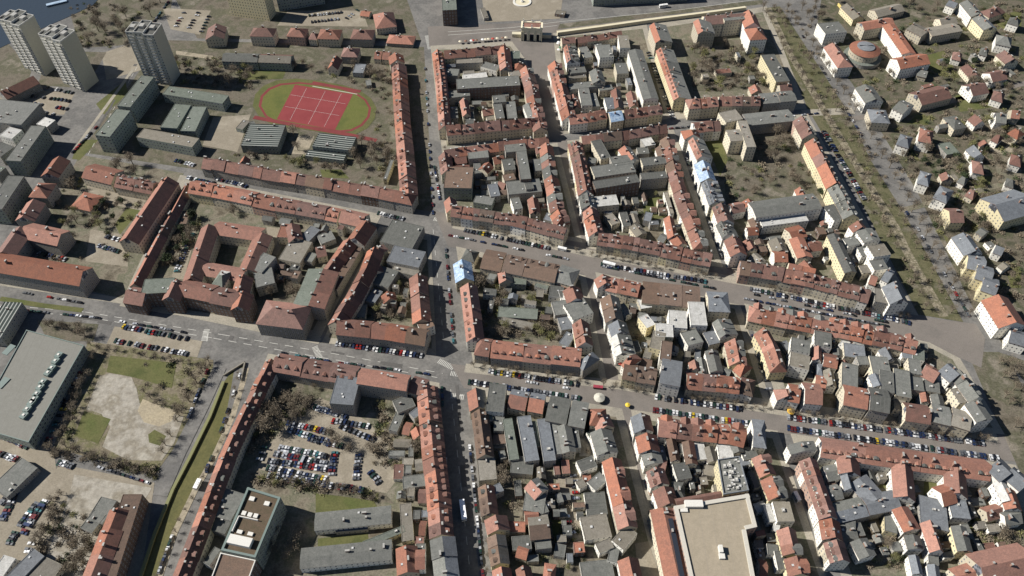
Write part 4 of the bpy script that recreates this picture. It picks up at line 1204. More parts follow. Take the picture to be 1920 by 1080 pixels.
for i in range(46):                                     # repairs in the carriageways
    a, c, e, f = random.choice([((20, 575), (800, 690), 12, 0), ((830, 450), (1700, 620), 10, 0), ((880, 705), (1850, 842), 8, 0), ((826, 300), (880, 1040), 5, 0), ((180, 250), (260, 110), 8, 0)])
    t = random.random(); c0 = at(a[0]+(c[0]-a[0])*t, a[1]+(c[1]-a[1])*t+random.uniform(-4, 4)); an = math.atan2(*(reversed(list((at(*c)-at(*a)).to_2d())))); L, W_ = random.uniform(3, 16), random.uniform(1.2, 3.2)
    b = MB(); P = [Vector((x*L/2, y*W_/2)) for x, y in ((-1, -1), (1, -1), (1, 1), (-1, 1))]; P = [Vector((p.x*math.cos(an)-p.y*math.sin(an)+c0.x, p.x*math.sin(an)+p.y*math.cos(an)+c0.y)) for p in P]
    b.quad([(p.x, p.y, .082+.0007*i) for p in P]); o = obj('asphalt_patch', b.build('asphalt_patch', G_pat)); o['kind'] = 'structure'
# ================================================================ SPECIAL BUILDINGS
def tower(p1, p2, name, lab):
    h = 52; A, B = at(*p1, h).to_2d(), at(*p2, h).to_2d(); mid = (A+B)/2; d = (B-A).normalized(); rz = math.atan2(d.y, d.x)
    root = empty('tower_block', (mid.x, mid.y, 0), rz, label=lab, category='tower block', group='three high towers by the lake')
    for i, (x0, x1, y0, y1, hh) in enumerate(((-13.5, -5, -7.5, 8, 51), (-5.01, 4, -9, 9.5, 52.4), (4.01, 13.5, -10.5, 7.5, 51.6))):
        b = MB(); P = [(x0, y0), (x1, y0), (x1, y1), (x0, y1)]
        for k in range(4): b.wall(P[k], P[(k+1) % 4], -.3, hh, 0 if k != 1 or i < 2 else 1)
        obj('wall', b.build('wall', [WM['t'], WM['g'] if False else WM['b']]), root)
        q = MB(); q.quad([(x, y, hh-.6) for x, y in P]); obj('roof', q.build('roof', RM['G']), root)
        q = MB()
        for k in range(4):
            a, c = Vector(P[k]), Vector(P[(k+1) % 4]); q.box((*((a+c)/2), hh+.1), ((c-a).length+.3, .3, 1.0), rz=math.atan2((c-a).y, (c-a).x))
        obj('parapet', q.build('parapet', M_trim), root)
        obj('roof_hut', box_mesh('roof_hut', (4, 5, 2.6), M_vent), root, ((x0+x1)/2, 0, hh-.5))
    for i, x in enumerate((-9.2, -.5, 8.6)):                # balcony stacks
        for k in range(16):
            obj('balcony', ME_balc, root, (x, (-7.5, -9, -10.5)[i]-.65, 3.2+k*2.95))
_b = MB(); _b.box((0, 0, 0), (4.2, 1.3, .18)); _b.box((0, -.6, .55), (4.2, .12, 1.0)); ME_balc = _b.build('balcony', M_trim)
tower((240, 49), (297, 53), 't', 'pale slab tower block standing right of the two others, near the car park')
tower((79, 53), (132, 66), 't', 'pale high tower block in the middle of the three by the lake')
tower((4, 25), (54, 37), 't', 'pale high tower block nearest the left edge, at the lake shore')
# city gate
def city_gate():
    c = at(996, 72, 0); root = empty('city_gate', (c.x+.5, c.y+1, 0), R_(-3), label='pale triumphal city gate with three archways and red inner roof on the square', category='city gate')
    w, d, h = 20, 11, 12.5; b = MB()
    xs = [-10, -7.4, -4.6, -2, 2, 4.6, 7.4, 10]
    for i in range(0, 7, 2): b.box(((xs[i]+xs[i+1])/2, 0, h*.32), (xs[i+1]-xs[i], d, h*.64+.6))
    b.box((0, 0, h*.8), (w, d, h*.32)); b.box((0, 0, h+.2), (w+.9, d+.9, .5))
    for s in (-1, 1):
        for x in xs[1::2]+[-9.6]: b.box((x-.3, s*(d/2+.35), h*.42), (.7, .7, h*.84))
        b.box((0, s*(d/2-.4), h+1.1), (w, 1.7, 1.4)); b.box((s*(w/2-.4), 0, h+1.1), (1.7, d+.8, 1.41))
    obj('wall', b.build('wall', plain('gate_stone', (.74, .67, .48), .85)), root)
    q = MB(); q.quad([(-w/2+.5, -d/2+.4, h+.6), (w/2-.5, -d/2+.4, h+.6), (0, 0, h+1.8)]); q.quad([(w/2-.5, d/2-.4, h+.6), (-w/2+.5, d/2-.4, h+.6), (0, 0, h+1.8)]); q.quad([(-w/2+.5, d/2-.4, h+.6), (-w/2+.5, -d/2+.4, h+.6), (0, 0, h+1.8)]); q.quad([(w/2-.5, -d/2+.4, h+.6), (w/2-.5, d/2-.4, h+.6), (0, 0, h+1.8)])
    obj('roof', q.build('roof', RM['R']), root)
    for s in (-1, 0, 1):
        t = MB(); t.box((0, 0, .5), (1.3, 1.3, 1)); t.box((0, 0, 1.8), (.7, .6, 1.8)); t.box((0, 0, 2.9), (1.2, .4, .6)); obj('trophy', t.build('trophy', M_trim), root, (s*8.4, -d/2, h+1.8))
        t = MB(); t.box((0, 0, .5), (1.3, 1.3, 1)); t.box((0, 0, 1.8), (.7, .6, 1.8)); obj('trophy', t.build('trophy', M_trim), root, (s*8.4, d/2, h+1.8))
    for s in (-1, 1):
        t = MB(); t.box((0, 0, 1.8), (9, 4, 3.6)); t.box((0, 0, 3.7), (9.5, 4.5, .3)); obj('side_wing', t.build('side_wing', plain('wing_stone', (.50, .46, .34), .85)), root, (s*14.6, 1.5, 0))
city_gate()
# old town wall
M_wg = plain('grey_quay_stone', (.22, .20, .16), .9)
def wall_line(name, pts, th, h, mat, lab, cap=None):
    W = [at(x, y, h).to_2d() for x, y in pts]; b = MB(); o0 = W[0]
    for a, c in zip(W, W[1:]):
        m = (a+c)/2-o0; dd = c-a; b.box((m.x, m.y, h/2), (dd.length, th, h), 0, math.atan2(dd.y, dd.x)); b.box((m.x, m.y, h+.1), (dd.length, th+.3, .2), 1, math.atan2(dd.y, dd.x))
    obj(name, b.build(name, [mat, cap or mat]), None, (o0.x, o0.y, 0), label=lab, category='hedge' if 'hedge' in name else 'wall')
M_wallp = plain('cream_wall_plaster', (.60, .54, .38), .9)
wall_line('town_wall', [(1045, 60), (1120, 50), (1205, 38), (1300, 26), (1398, 13)], 2.6, 3.6, M_wallp, 'long cream old town wall running right from the city gate')
wall_line('garden_wall', [(1572, 6), (1603, 44)], .8, 2.5, plain('yellow_wall_plaster', (.62, .48, .16), .9), 'yellow garden wall left of the orange wing at the rotunda')
wall_line('canal_hedge', [(419, 715), (393, 781), (354, 860), (324, 917), (290, 1000), (260, 1090)], 1.6, 1.5, plain('clipped_hedge', (.19, .19, .085), .95), 'pale clipped hedge along the left bank of the canal')
wall_line('canal_wall', [(419, 703), (459, 678)], .5, 1.4, M_wg, 'low wall at the head of the canal, left arm')
wall_line('canal_wall', [(459, 678), (452, 712)], .5, 1.4, M_wg, 'low wall at the head of the canal, right arm')
wall_line('yard_wall', [(612, 545), (611, 546)], .3, 2, M_wg, 'short pale wall in the cloister block garden')
# round fountain on the square
def ring(name, c, r1, r2, z, mat, n=40, h=.6):
    b = MB()
    for i in range(n):
        a, e = 2*math.pi*i/n, 2*math.pi*(i+1)/n; p = [(math.cos(t)*r, math.sin(t)*r) for r, t in ((r1, a), (r2, a), (r2, e), (r1, e))]
        b.quad([(*q, z) for q in p]); b.quad([(*p[1], z-h), (*p[2], z-h), (*p[2], z), (*p[1], z)])
        if r1 > 0: b.quad([(*p[3], z-h), (*p[0], z-h), (*p[0], z), (*p[3], z)])
    return b.build(name, mat)
c = at(979, 4, 0); f = empty('fountain', (c.x, c.y, 0), 0, label='round fountain with pale stone basin on the square above the gate', category='fountain')
obj('basin', ring('basin', 0, 7.5, 9.5, .9, M_trim, h=.9), f); obj('basin_floor', ring('basin_floor', 0, 0, 7.6, .45, M_wallp, h=.1), f)
b = MB(); b.prism([(math.cos(i*.785)*1.6, math.sin(i*.785)*1.6) for i in range(8)], 0, 1.6); b.prism([(math.cos(i*.785)*.5, math.sin(i*.785)*.5) for i in range(8)], 1.6, 3.6); obj('pedestal', b.build('pedestal', M_trim), f)
# rotunda
c = at(1622, 92, 11); f = empty('rotunda', (c.x, c.y, 0), 0, label='round building with orange ring roof and blue-grey centre beside the avenue', category='rotunda')
def cone(r1, z1, r2, z2, n=40, mi=0, b=None):
    for i in range(n):
        a, e = 2*math.pi*i/n, 2*math.pi*(i+1)/n
        b.quad([(math.cos(a)*r1, math.sin(a)*r1, z1), (math.cos(e)*r1, math.sin(e)*r1, z1), (math.cos(e)*r2, math.sin(e)*r2, z2), (math.cos(a)*r2, math.sin(a)*r2, z2)], mi, [(a*r1, z1), (e*r1, z1), (e*r1, z2), (a*r1, z2)])
b = MB(); cone(13.5, -.3, 13.5, 11, b=b); obj('wall', b.build('wall', WM['c']), f)
b = MB(); cone(17, -.3, 17, 4, b=b); obj('arcade', b.build('arcade', WM['g']), f); b = MB(); cone(17.1, 4, 13.4, 4.6, b=b); obj('arcade_roof', b.build('arcade_roof', RM['K']), f)
b = MB(); cone(14.2, 10.9, 8.0, 13.6, b=b); obj('roof', b.build('roof', RM['R']), f)
b = MB(); cone(8.0, 13.6, 8.0, 14.2, b=b); cone(8.0, 14.2, .05, 15.4, b=b); b.box((0, 0, 15.3), (13, 1.0, .5)); obj('roof_light', b.build('roof_light', RM['S']), f)
# polygonal flat buildings
def flat_poly(name, pts, h, roof, wallm, rimm, lab, cat='building', par=.8, rim=.5):
    P = ccw([tuple(at(x, y, h).to_2d()) for x, y in pts]); cx = sum(p[0] for p in P)/len(P); cy = sum(p[1] for p in P)/len(P); P = [(x-cx, y-cy) for x, y in P]
    root = empty(name, (cx, cy, 0), 0, label=lab, category=cat); b = MB()
    for i in range(len(P)): b.wall(P[i], P[(i+1) % len(P)], -.3, h)
    obj('wall', b.build('wall', wallm), root); q = MB(); q.quad([(x, y, h-.05) for x, y in P]); obj('roof', q.build('roof', roof), root)
    q = MB()
    for i in range(len(P)):
        a, c = Vector(P[i]), Vector(P[(i+1) % len(P)]); d = c-a; m = (a+c)/2; nn = Vector((-d.y, d.x)).normalized()*rim/2; m += nn
        q.box((m.x, m.y, h+par/2-.1+.003*i), (d.length+.02*i, rim, par+.2), 0, math.atan2(d.y, d.x))
    obj('parapet', q.build('parapet', rimm), root); return root, (cx, cy)
M_gravel = roof_mat('gravel_roof', (.33, .28, .205), (.275, .235, .17), .03, worn=.2, seam=7, seamcol=(.24, .21, .17), sw=.02)
M_mallroof = roof_mat('grey_gravel_roof', (.20, .195, .165), (.18, .175, .145), .03, worn=.2, seam=6, seamcol=(.15, .145, .125), sw=.03)
rt, (ox, oy) = flat_poly('shopping_hall', [(50, 619), (158, 648), (54, 830), (-60, 797), (-3, 715)], 9, M_mallroof, WM['k'], M_teal, 'huge flat grey-roofed shopping hall at the left edge', par=.5)
for i, (x, y) in enumerate([(112, 668), (106, 679), (99, 692), (92, 701), (82, 718), (77, 728), (71, 740), (66, 750), (61, 757), (53, 769), (47, 781), (17, 656), (6, 718)]):
    p = at(x, y, 9); m = MB(); m.box((0, 0, 1.0), (3.6, 4.6, 2.0)); m.box((0, 0, 2.2), (1.4, 1.4, .5), 1)
    if i == 0: ME_rv = m.build('roof_vent', [M_teal, M_trim]); ME_rb = box_mesh('skylight', (4.5, 8, .5), M_teal)
    obj('roof_vent' if i < 11 else 'skylight', ME_rv if i < 11 else ME_rb, rt, (p.x-ox, p.y-oy, 9), R_(-22))
rt, (ox, oy) = flat_poly('department_store', [(1263, 950), (1403, 927), (1419, 989), (1398, 994), (1418, 1100), (1296, 1100)], 15, M_gravel, WM['p'], plain('store_parapet', (.50, .47, .40), .8), 'large department store with flat tan roof and pale parapet', 'department store', 1.0, 2.2)
for x, y, s in ((1300, 947, (10, 4, 2.4)), (1350, 1032, (2, 4, 3)), (1353, 1044, (3, 3, 1.5)), (1282, 956, (4, 3, 1))):
    p = at(x, y, 15); obj('air_unit', box_mesh('air_unit', s, M_trim), rt, (p.x-ox, p.y-oy, 15.0))
p1, p2 = at(1243, 952, 14).to_2d(), at(1276, 1100, 14).to_2d(); A = p1; B = p2
root = make_house(A, B, 13.5, 12, 2.2, 'g', 'RD', 'c', 'd-', 'store_wing', True); root['label'] = 'salmon street wing on the department store\'s left side'; root['category'] = 'building'
q1, q2 = at(1257, 972, 14.4).to_2d(), at(1281, 1090, 14.4).to_2d(); inv = Matrix.Rotation(-root.rotation_euler.z, 2); mc = inv @ ((q1+q2)/2-Vector(root.location[:2])); dv = inv @ (q2-q1)
m = MB(); m.box((mc.x, mc.y, 14.1), (dv.length, 2.6, .8), 0, math.atan2(dv.y, dv.x)); obj('roof_light_strip', m.build('roof_light_strip', M_glass), root)
slot_c = (A+B)/2
root = make_house(at(1268, 941, 14).to_2d(), at(1402, 918, 14).to_2d(), 4, 13, 1.5, 'g', 'D', 'd', '', 'store_wing', False); root['label'] = 'narrow dark red roof strip along the department store\'s upper edge'; root['category'] = 'building'
rt, (ox, oy) = flat_poly('office_building', [(465, 915), (527, 934), (480, 1047), (415, 1033)], 17, roof_mat('green_roof_sedum', (.13, .085, .05), (.09, .07, .035), .03), WM['k'], M_teal, 'tall office block with brown planted roof and teal rim', 'office building', 1.2, 1.2)
for x, y, s, mm in ((473, 936, (3, 2.4, 1), M_trim), (501, 945, (3, 2.4, 1), M_trim), (458, 963, (2.4, 2.4, 1), M_trim), (469, 966, (2.4, 2.4, 1), M_trim), (480, 968, (2.4, 2.4, 1), M_trim), (450, 998, (3, 2, 1), M_trim), (470, 1002, (3, 2, 1), M_trim), (452, 1017, (13, 5, 3), M_trim)):
    p = at(x, y, 17); obj('air_unit', box_mesh('air_unit', s, mm), rt, (p.x-ox, p.y-oy, 16.95), R_(-12))
p = at(462, 984, 17); m = MB(); m.box((0, 3.4, .8), (11, .5, 1.6)); m.box((-5.6, -1, .8), (.5, 9, 1.6)); obj('roof_screen', m.build('roof_screen', M_trim), rt, (p.x-ox, p.y-oy, 16.95), R_(-12))
rt, _ = flat_poly('office_annexe', [(414, 1037), (480, 1051), (462, 1100), (395, 1088)], 14, RM['B'], WM['d'], M_trim, 'office annexe with cluttered brown roof below the teal-rimmed block', 'office building')
rt, (ox, oy) = flat_poly('commercial_building', [(1345, 862), (1386, 856), (1404, 920), (1356, 928)], 16, RM['G'], WM['y'], RM['S'], 'flat roof crowded with air machinery and yellow left wall', 'building')
for i in range(40):
    u, v = random.random(), random.random(); x = 1351+u*34+v*14; y = 866+v*54-u*5; p = at(x, y, 16)
    obj('air_unit', ME_unit if i % 3 else ME_sky, rt, (p.x-ox, p.y-oy, 15.95), random.choice((0, 1.57)), (random.uniform(.4, .95),)*3)
# ================================================================ CARS
def paint(name, c, metal=.3):
    m, n, l, p = new_mat(name); p.inputs["Base Color"].default_value = (*c, 1); p.inputs["Roughness"].default_value = .3; p.inputs["Metallic"].default_value = metal; p.inputs["Coat Weight"].default_value = .4; return m
M_tyre = plain('tyre_rubber', (.02, .02, .02), .9); M_lamp = plain('lamp_lens', (.6, .1, .06), .3)
def car_mesh(pm, van=False):
    b = MB(); L, W = (4.3, 1.75) if not van else (5.4, 2.0); l, w = L/2, W/2
    def ringz(z, f0, f1, hw): return [(-l*f0, -hw, z), (l*f1, -hw, z), (l*f1, hw, z), (-l*f0, hw, z)]
    if not van: rs = [ringz(.28, .97, .97, w*.94), ringz(.55, 1, 1, w), ringz(.88, .97, .95, w*.96)]; cab = [ringz(.88, .84, .42, w*.88), ringz(1.42, .62, .10, w*.72)]
    else: rs = [ringz(.3, .98, .98, w*.95), ringz(.7, 1, 1, w), ringz(1.25, .99, .9, w*.98)]; cab = [ringz(1.25, .97, .8, w*.95), ringz(2.2, .95, .55, w*.86)]
    for a, c in zip(rs, rs[1:]):
        for i in range(4): j = (i+1) % 4; b.quad([a[i], a[j], c[j], c[i]], 0)
    b.quad(rs[-1], 0)
    a, c = cab
    for i in range(4): j = (i+1) % 4; b.quad([a[i], a[j], c[j], c[i]], 1 if not van or i == 1 else 0)
    b.quad([(x*.99, y, z+.01) for x, y, z in c], 0)
    for sx in (-.62, .62):
        for sy in (-1, 1):
            n = 10; P = [(l*sx+math.cos(t*2*math.pi/n)*.33, math.sin(t*2*math.pi/n)*.33+.33) for t in range(n)]
            y0, y1 = sy*(w-.2), sy*(w+.01)
            b.quad([(x, y1, z) for x, z in P], 2)
            for i in range(n): j = (i+1) % n; b.quad([(P[i][0], y0, P[i][1]), (P[j][0], y0, P[j][1]), (P[j][0], y1, P[j][1]), (P[i][0], y1, P[i][1])], 2)
    for s in (-1, 1): b.box((-l*.985, s*w*.75, .68), (.08, .3, .16), 3); b.box((l*.985, s*w*.75, .62), (.08, .34, .16), 4)
    return b.build('parked_car', [pm, M_glass, M_tyre, M_lamp, M_sky])
PAL = [('black', (.012, .012, .014)), ('dark blue', (.02, .035, .09)), ('dark green', (.02, .05, .035)), ('silver', (.42, .43, .44)), ('white', (.8, .8, .78)), ('red', (.32, .02, .015)), ('dark red', (.14, .02, .02)), ('grey', (.13, .135, .14)), ('teal', (.05, .16, .17)), ('yellow', (.6, .42, .03))]
WT = [12, 7, 6, 10, 7, 2, 2, 9, 1, .3]
CM = {n: car_mesh(paint('car_paint_'+n.replace(' ', '_'), c)) for n, c in PAL}
VM = {n: car_mesh(paint('van_paint_'+n.replace(' ', '_'), c), True) for n, c in PAL if n in ('white', 'silver', 'dark blue', 'red')}
CARS = []   # (loc, rz, colour, rowdesc, order, size on screen, van)
def car_row(p1, p2, n, mode, desc, fill=.93, z=.03, drop=0, hd=None):
    """p1-p2: line in photo pixels; mode 'x' parked across the line, 'l' parked along it"""
    A, B = at(*p1).to_2d(), at(*p2).to_2d(); d = B-A; ang = math.atan2(d.y, d.x)+(math.pi/2 if mode == 'x' else 0)
    pit = d.length/max(1, n-1) if n > 1 else 0
    k = 0
    for i in range(n):
        if random.random() > fill: continue
        P = A+d*(i/max(1, n-1)); jit = random.uniform(-.25, .25)
        nv = Vector((math.cos(ang), math.sin(ang)))*random.uniform(-.35, .35); P = P+nv+d.normalized()*random.uniform(-.12, .12)
        sc = screen((P.x, P.y, 0)); dep = P.y*math.cos(TILT)+H*math.sin(TILT)
        k += 1
        van = random.random() < .06
        CARS.append([P, ang+random.choice((0, math.pi))+random.uniform(-.05, .05), random.choices([q[0] for q in PAL], WT)[0], desc, sc, dep, van, z, abs(p2[0]-p1[0]) > abs(p2[1]-p1[1])])
# parking streets
car_row((872, 432), (1028, 466), 28, 'x', 'kerb row on the upper parking street, left stretch')
car_row((1128, 497), (1322, 529), 32, 'x', 'kerb row on the upper parking street, middle stretch', .9)
car_row((1408, 543), (1704, 606), 54, 'x', 'kerb row on the upper parking street, right stretch', .9)
car_row((846, 443), (1060, 486), 22, 'l', 'lower kerb line of the upper parking street, left', .8)
car_row((1400, 562), (1660, 612), 32, 'l', 'lower kerb line of the upper parking street, right', .8)
car_row((918, 697), (1082, 721), 30, 'x', 'upper kerb row on the lower parking street, left stretch')
car_row((880, 717), (1085, 748), 36, 'x', 'lower kerb row on the lower parking street, left stretch', .9)
car_row((1230, 745), (1388, 768), 27, 'x', 'upper kerb row on the lower parking street, middle stretch', .9)
car_row((1226, 770), (1430, 799), 34, 'x', 'lower kerb row on the lower parking street, middle stretch', .95)
car_row((1478, 783), (1842, 832), 64, 'x', 'upper kerb row on the lower parking street, right stretch')
car_row((1478, 804), (1870, 860), 66, 'x', 'lower kerb row on the lower parking street, right stretch')
car_row((632, 645), (790, 668), 26, 'x', 'row below the triangle block on the wide road', .9)
car_row((520, 661), (640, 682), 10, 'l', 'line above the brown roofs on the wide road', .8)
car_row((650, 682), (800, 702), 12, 'l', 'line near the lower crossing on the wide road', .7)
car_row((1112, 497), (1335, 541), 22, 'l', 'lower kerb line of the upper parking street, middle', .75)
car_row((1405, 551), (1690, 611), 40, 'l', 'middle line of the upper parking street, right', .35)
car_row((905, 704), (1090, 733), 20, 'l', 'middle line of the lower parking street, left', .2)
# big car park
for i, (a, b, n) in enumerate([((580, 762), (648, 782), 14), ((540, 795), (620, 812), 15), ((625, 790), (690, 800), 10), ((542, 806), (628, 834), 16), ((575, 822), (640, 838), 12), ((520, 840), (622, 858), 20),
                               ((516, 852), (618, 872), 20), ((505, 866), (610, 880), 20), ((503, 878), (610, 900), 20), ((505, 893), (680, 920), 34), ((640, 800), (700, 825), 8)]):
    car_row(a, b, n, 'x', f'{ordn(i+1)} row from the top of the crowded car park', .9, .3)
car_row((672, 855), (668, 905), 9, 'x', 'column on the right side of the crowded car park', .9, .3); car_row((628, 850), (622, 890), 8, 'x', 'middle column of the crowded car park', .9, .3)
car_row((690, 880), (710, 905), 5, 'x', 'corner group right of the crowded car park', .9, .3); car_row((495, 840), (488, 862), 3, 'x', 'shaded corner left of the crowded car park', .9, .3)
# streets
car_row((815, 315), (824, 372), 11, 'l', 'line on the sunny side of the long street, upper', .9)
car_row((836, 470), (850, 640), 16, 'l', 'line on the sunny side of the long street, middle', .75)
car_row((881, 840), (905, 1075), 28, 'l', 'line on the sunny side of the long street, lower', .8)
car_row((829, 730), (846, 1075), 22, 'l', 'shaded side line of the long street, lower', .5)
car_row((797, 130), (812, 400), 22, 'l', 'shaded side line of the long street, upper', .5)
car_row((1216, 100), (1262, 222), 24, 'x', 'row on the side street beside the yellow-walled row', .8)
car_row((1288, 300), (1352, 480), 20, 'l', 'line along the white wall of the tarpaulin block', .7)
car_row((1414, 630), (1440, 730), 14, 'x', 'row on the side street above lower parking street', .85)
car_row((1500, 900), (1550, 1060), 18, 'l', 'line on the lowest side street', .75)
car_row((1545, 248), (1620, 375), 34, 'x', 'row along the left side of the tree-lined avenue', .85, .25)
car_row((1500, 60), (1700, 400), 30, 'l', 'line on the roadway right of the avenue trees', .35); car_row((1720, 430), (1820, 600), 20, 'l', 'lower line on the roadway right of the avenue', .6)
car_row((1530, 214), (1200, 248), 30, 'l', 'line on the thin cross street right of the gate', .5); car_row((1020, 262), (840, 288), 16, 'l', 'line on the thin cross street left of centre', .5)
car_row((322, 299), (372, 313), 12, 'x', 'short row above the slanting street', .8); car_row((352, 334), (400, 345), 14, 'x', 'short row in the slanting street, left', .8)
car_row((405, 335), (462, 350), 14, 'x', 'row in the slanting street, middle', .9); car_row((710, 401), (755, 411), 11, 'x', 'row in the slanting street, right end', .9)
car_row((180, 240), (138, 285), 9, 'l', 'line on the left tram street', .9); car_row((290, 40), (315, 5), 8, 'l', 'line beside the right tower block', .9)
car_row((48, 550), (150, 568), 12, 'l', 'upper line on the wide road, left edge', .7); car_row((2, 578), (185, 597), 16, 'l', 'lower line on the wide road, left edge', .75)
car_row((232, 614), (350, 636), 20, 'x', 'upper row of the roadside car park at left', .85, .1); car_row((218, 640), (350, 664), 22, 'x', 'lower row of the roadside car park at left', .8, .1)
car_row((230, 604), (370, 628), 12, 'l', 'line between hedges beside the wide road', .7)
for i, (a, b, n) in enumerate([((90, 165), (135, 175), 9), ((55, 180), (130, 190), 12), ((60, 195), (125, 205), 12), ((55, 207), (100, 215), 8)]): car_row(a, b, n, 'x', f'{ordn(i+1)} row of the top left car park', .85, .1)
car_row((186, 462), (222, 472), 9, 'x', 'lower row in the barracks yard', .9, .1); car_row((200, 445), (222, 450), 6, 'x', 'upper row in the barracks yard', .9, .1); car_row((74, 476), (122, 487), 9, 'x', 'row between the two orange ranges, left edge', .9, .1)
car_row((362, 440), (332, 510), 16, 'x', 'column beside the slanting cloister wing', .9, .3)
for i, (a, b, n) in enumerate([((345, 25), (330, 50), 6), ((372, 25), (352, 58), 8), ((392, 32), (378, 60), 6), ((580, 30), (640, 24), 12), ((585, 42), (640, 36), 10), ((650, 35), (670, 20), 5)]): car_row(a, b, n, 'x', f'{ordn(i+1)} small row of the top edge car parks', .85, .1)
car_row((150, 700), (88, 835), 24, 'x', 'shaded column along the shopping hall', .55, .1); car_row((0, 815), (52, 838), 14, 'x', 'upper row below the shopping hall', .95, .1); car_row((0, 852), (30, 862), 8, 'x', 'lower row below the shopping hall', .95, .1)
for i, (a, b, n) in enumerate([((85, 940), (45, 1000), 14), ((70, 945), (35, 990), 12), ((35, 915), (5, 975), 12), ((20, 925), (2, 945), 5), ((112, 868), (135, 875), 6), ((30, 1000), (18, 1020), 6), ((60, 1020), (50, 1040), 5)]): car_row(a, b, n, 'x', f'{ordn(i+1)} group in the bottom left car park', .9, .1)
car_row((180, 875), (275, 905), 12, 'l', 'line beside the dusty yard at bottom left', .8, .1); car_row((395, 680), (355, 780), 12, 'l', 'line on the canal street, left bank', .6, .15); car_row((455, 690), (390, 880), 12, 'l', 'line on the canal street, right bank', .5, .2); car_row((322, 1010), (300, 1070), 7, 'l', 'line on the canal street, bottom', .9, .2)
car_row((1072, 1000), (1058, 960), 5, 'x', 'row in the paved yard near bottom middle', .9, .35); car_row((1076, 893), (1080, 935), 5, 'x', 'column beside the long white yard wall', .9, .35)
CARS.sort(key=lambda c: c[5])
mine, rest = CARS[:290], CARS[290:]
g = {}
for c in CARS: g.setdefault(c[3], []).append(c)
for desc, L in g.items():
    hor = L[0][8]; L.sort(key=lambda c: c[4][0] if hor else c[4][1])
    for i, c in enumerate(L): c.append(f"{'van' if c[6] and c[2] in VM else 'car'}, {ordn(i+1)} from {'left' if hor else 'top'}, {desc}")
for c in mine:
    P, a, col, desc, sc, dep, van, z = c[:8]; isv = van and col in VM
    o = bpy.data.objects.new('parked_van' if isv else 'parked_car', VM[col] if isv else CM[col]); o.location = (P.x, P.y, z); o.rotation_euler = (0, 0, a)
    link(o, None, label=f"{col} {c[9]}", category='van' if isv else 'car', group='parked, ' + desc)
# every further car, in one mesh
vs, fs, ms = [], [], []; slots = []
src = {}
for col, me in CM.items(): src[col] = ([v.co.copy() for v in me.vertices], [tuple(p.vertices) for p in me.polygons], [p.material_index for p in me.polygons], list(me.materials))
for c in rest:
    V, Fc, Mi, Ma = src[c[2]]; ca, sa = math.cos(c[1]), math.sin(c[1]); b0 = len(vs)
    vs += [(c[0].x+v.x*ca-v.y*sa, c[0].y+v.x*sa+v.y*ca, c[7]+v.z) for v in V]; fs += [tuple(b0+i for i in f) for f in Fc]
    for m_ in Ma:
        if m_ not in slots: slots.append(m_)
    ms += [slots.index(Ma[i]) for i in Mi]
obj('distant_cars', mesh('distant_cars', vs, fs, slots, ms), kind='stuff')
def vehicle(p, q, w, h, name, lab, cat, col):
    A, B = at(*p).to_2d(), at(*q).to_2d(); m = (A+B)/2; L = (B-A).length; b = MB(); b.box((0, 0, h/2+.35), (L, w, h-.35)); b.box((0, 0, h*.62), (L+.04, w+.04, h*.22), 1); b.box((0, 0, h+.2), (L*.3, w*.5, .25))
    for x in (-.35, .35):
        for s in (-1, 1): b.box((x*L, s*(w/2-.1), .45), (.95, .3, .9), 2)
    obj(name, b.build(name, [plain('bus_paint', col, .4), M_glass, M_tyre]), None, (m.x, m.y, .05), math.atan2((B-A).y, (B-A).x), label=lab, category=cat)
vehicle((866, 941), (871, 978), 3.0, 3.3, 'city_bus', 'long white bus driving down the shaded street', 'bus', (.95, .95, .95))
vehicle((1046, 467), (1062, 471), 2.2, 2.6, 'delivery_van', 'white van driving on the upper parking street', 'van', (.75, .75, .72))
vehicle((1130, 495), (1153, 501), 2.4, 3, 'delivery_truck', 'white truck standing near the upper pedestrian crossing', 'truck', (.75, .75, .72))
vehicle((368, 920), (377, 902), 2.5, 3.2, 'delivery_truck', 'white truck on the canal street', 'truck', (.8, .8, .78))
vehicle((1236, 15), (1251, 13), 2.5, 3.2, 'delivery_truck', 'white truck on the tramway road at the top edge', 'truck', (.75, .75, .72))
vehicle((1488, 925), (1497, 942), 2.3, 2.8, 'delivery_van', 'white van in the lowest side street', 'van', (.78, .78, .76))
vehicle((1112, 727), (1130, 729), 2.1, 2, 'delivery_van', 'dark pink van on the lower parking street near the crossing', 'van', (.3, .05, .07))
vehicle((88, 12), (126, 3), 4.2, 1.6, 'river_barge', 'long pale blue barge moored on the lake', 'boat', (.35, .45, .55))
def parasol(x, y, r, h, col, name, lab, cat):
    c = at(x, y); root = empty(name, (c.x, c.y, 0), 0, label=lab, category=cat); b = MB(); n = 12
    for i in range(n):
        a, e = 2*math.pi*i/n, 2*math.pi*(i+1)/n; b.quad([(math.cos(a)*r, math.sin(a)*r, h), (math.cos(e)*r, math.sin(e)*r, h), (0, 0, h+r*.45)])
        b.quad([(math.cos(a)*r, math.sin(a)*r, h-.4), (math.cos(e)*r, math.sin(e)*r, h-.4), (math.cos(e)*r, math.sin(e)*r, h), (math.cos(a)*r, math.sin(a)*r, h)])
    obj('canopy', b.build('canopy', plain('canvas', col, .8)), root); obj('pole', box_mesh('pole', (.25, .25, h), M_vent), root)
parasol(1123, 750, 3.6, 3, (.5, .48, .40), 'market_pavilion', 'round cream canopy on the pedestrian crossing', 'canopy')
parasol(1176, 763, 1.6, 2.6, (.7, .5, .05), 'market_umbrella', 'small yellow umbrella near the lowest pedestrian street', 'umbrella')
parasol(1481, 775, 2.4, 2.8, (.6, .36, .04), 'market_umbrella', 'orange-yellow canopy at the lower side street crossing', 'umbrella')
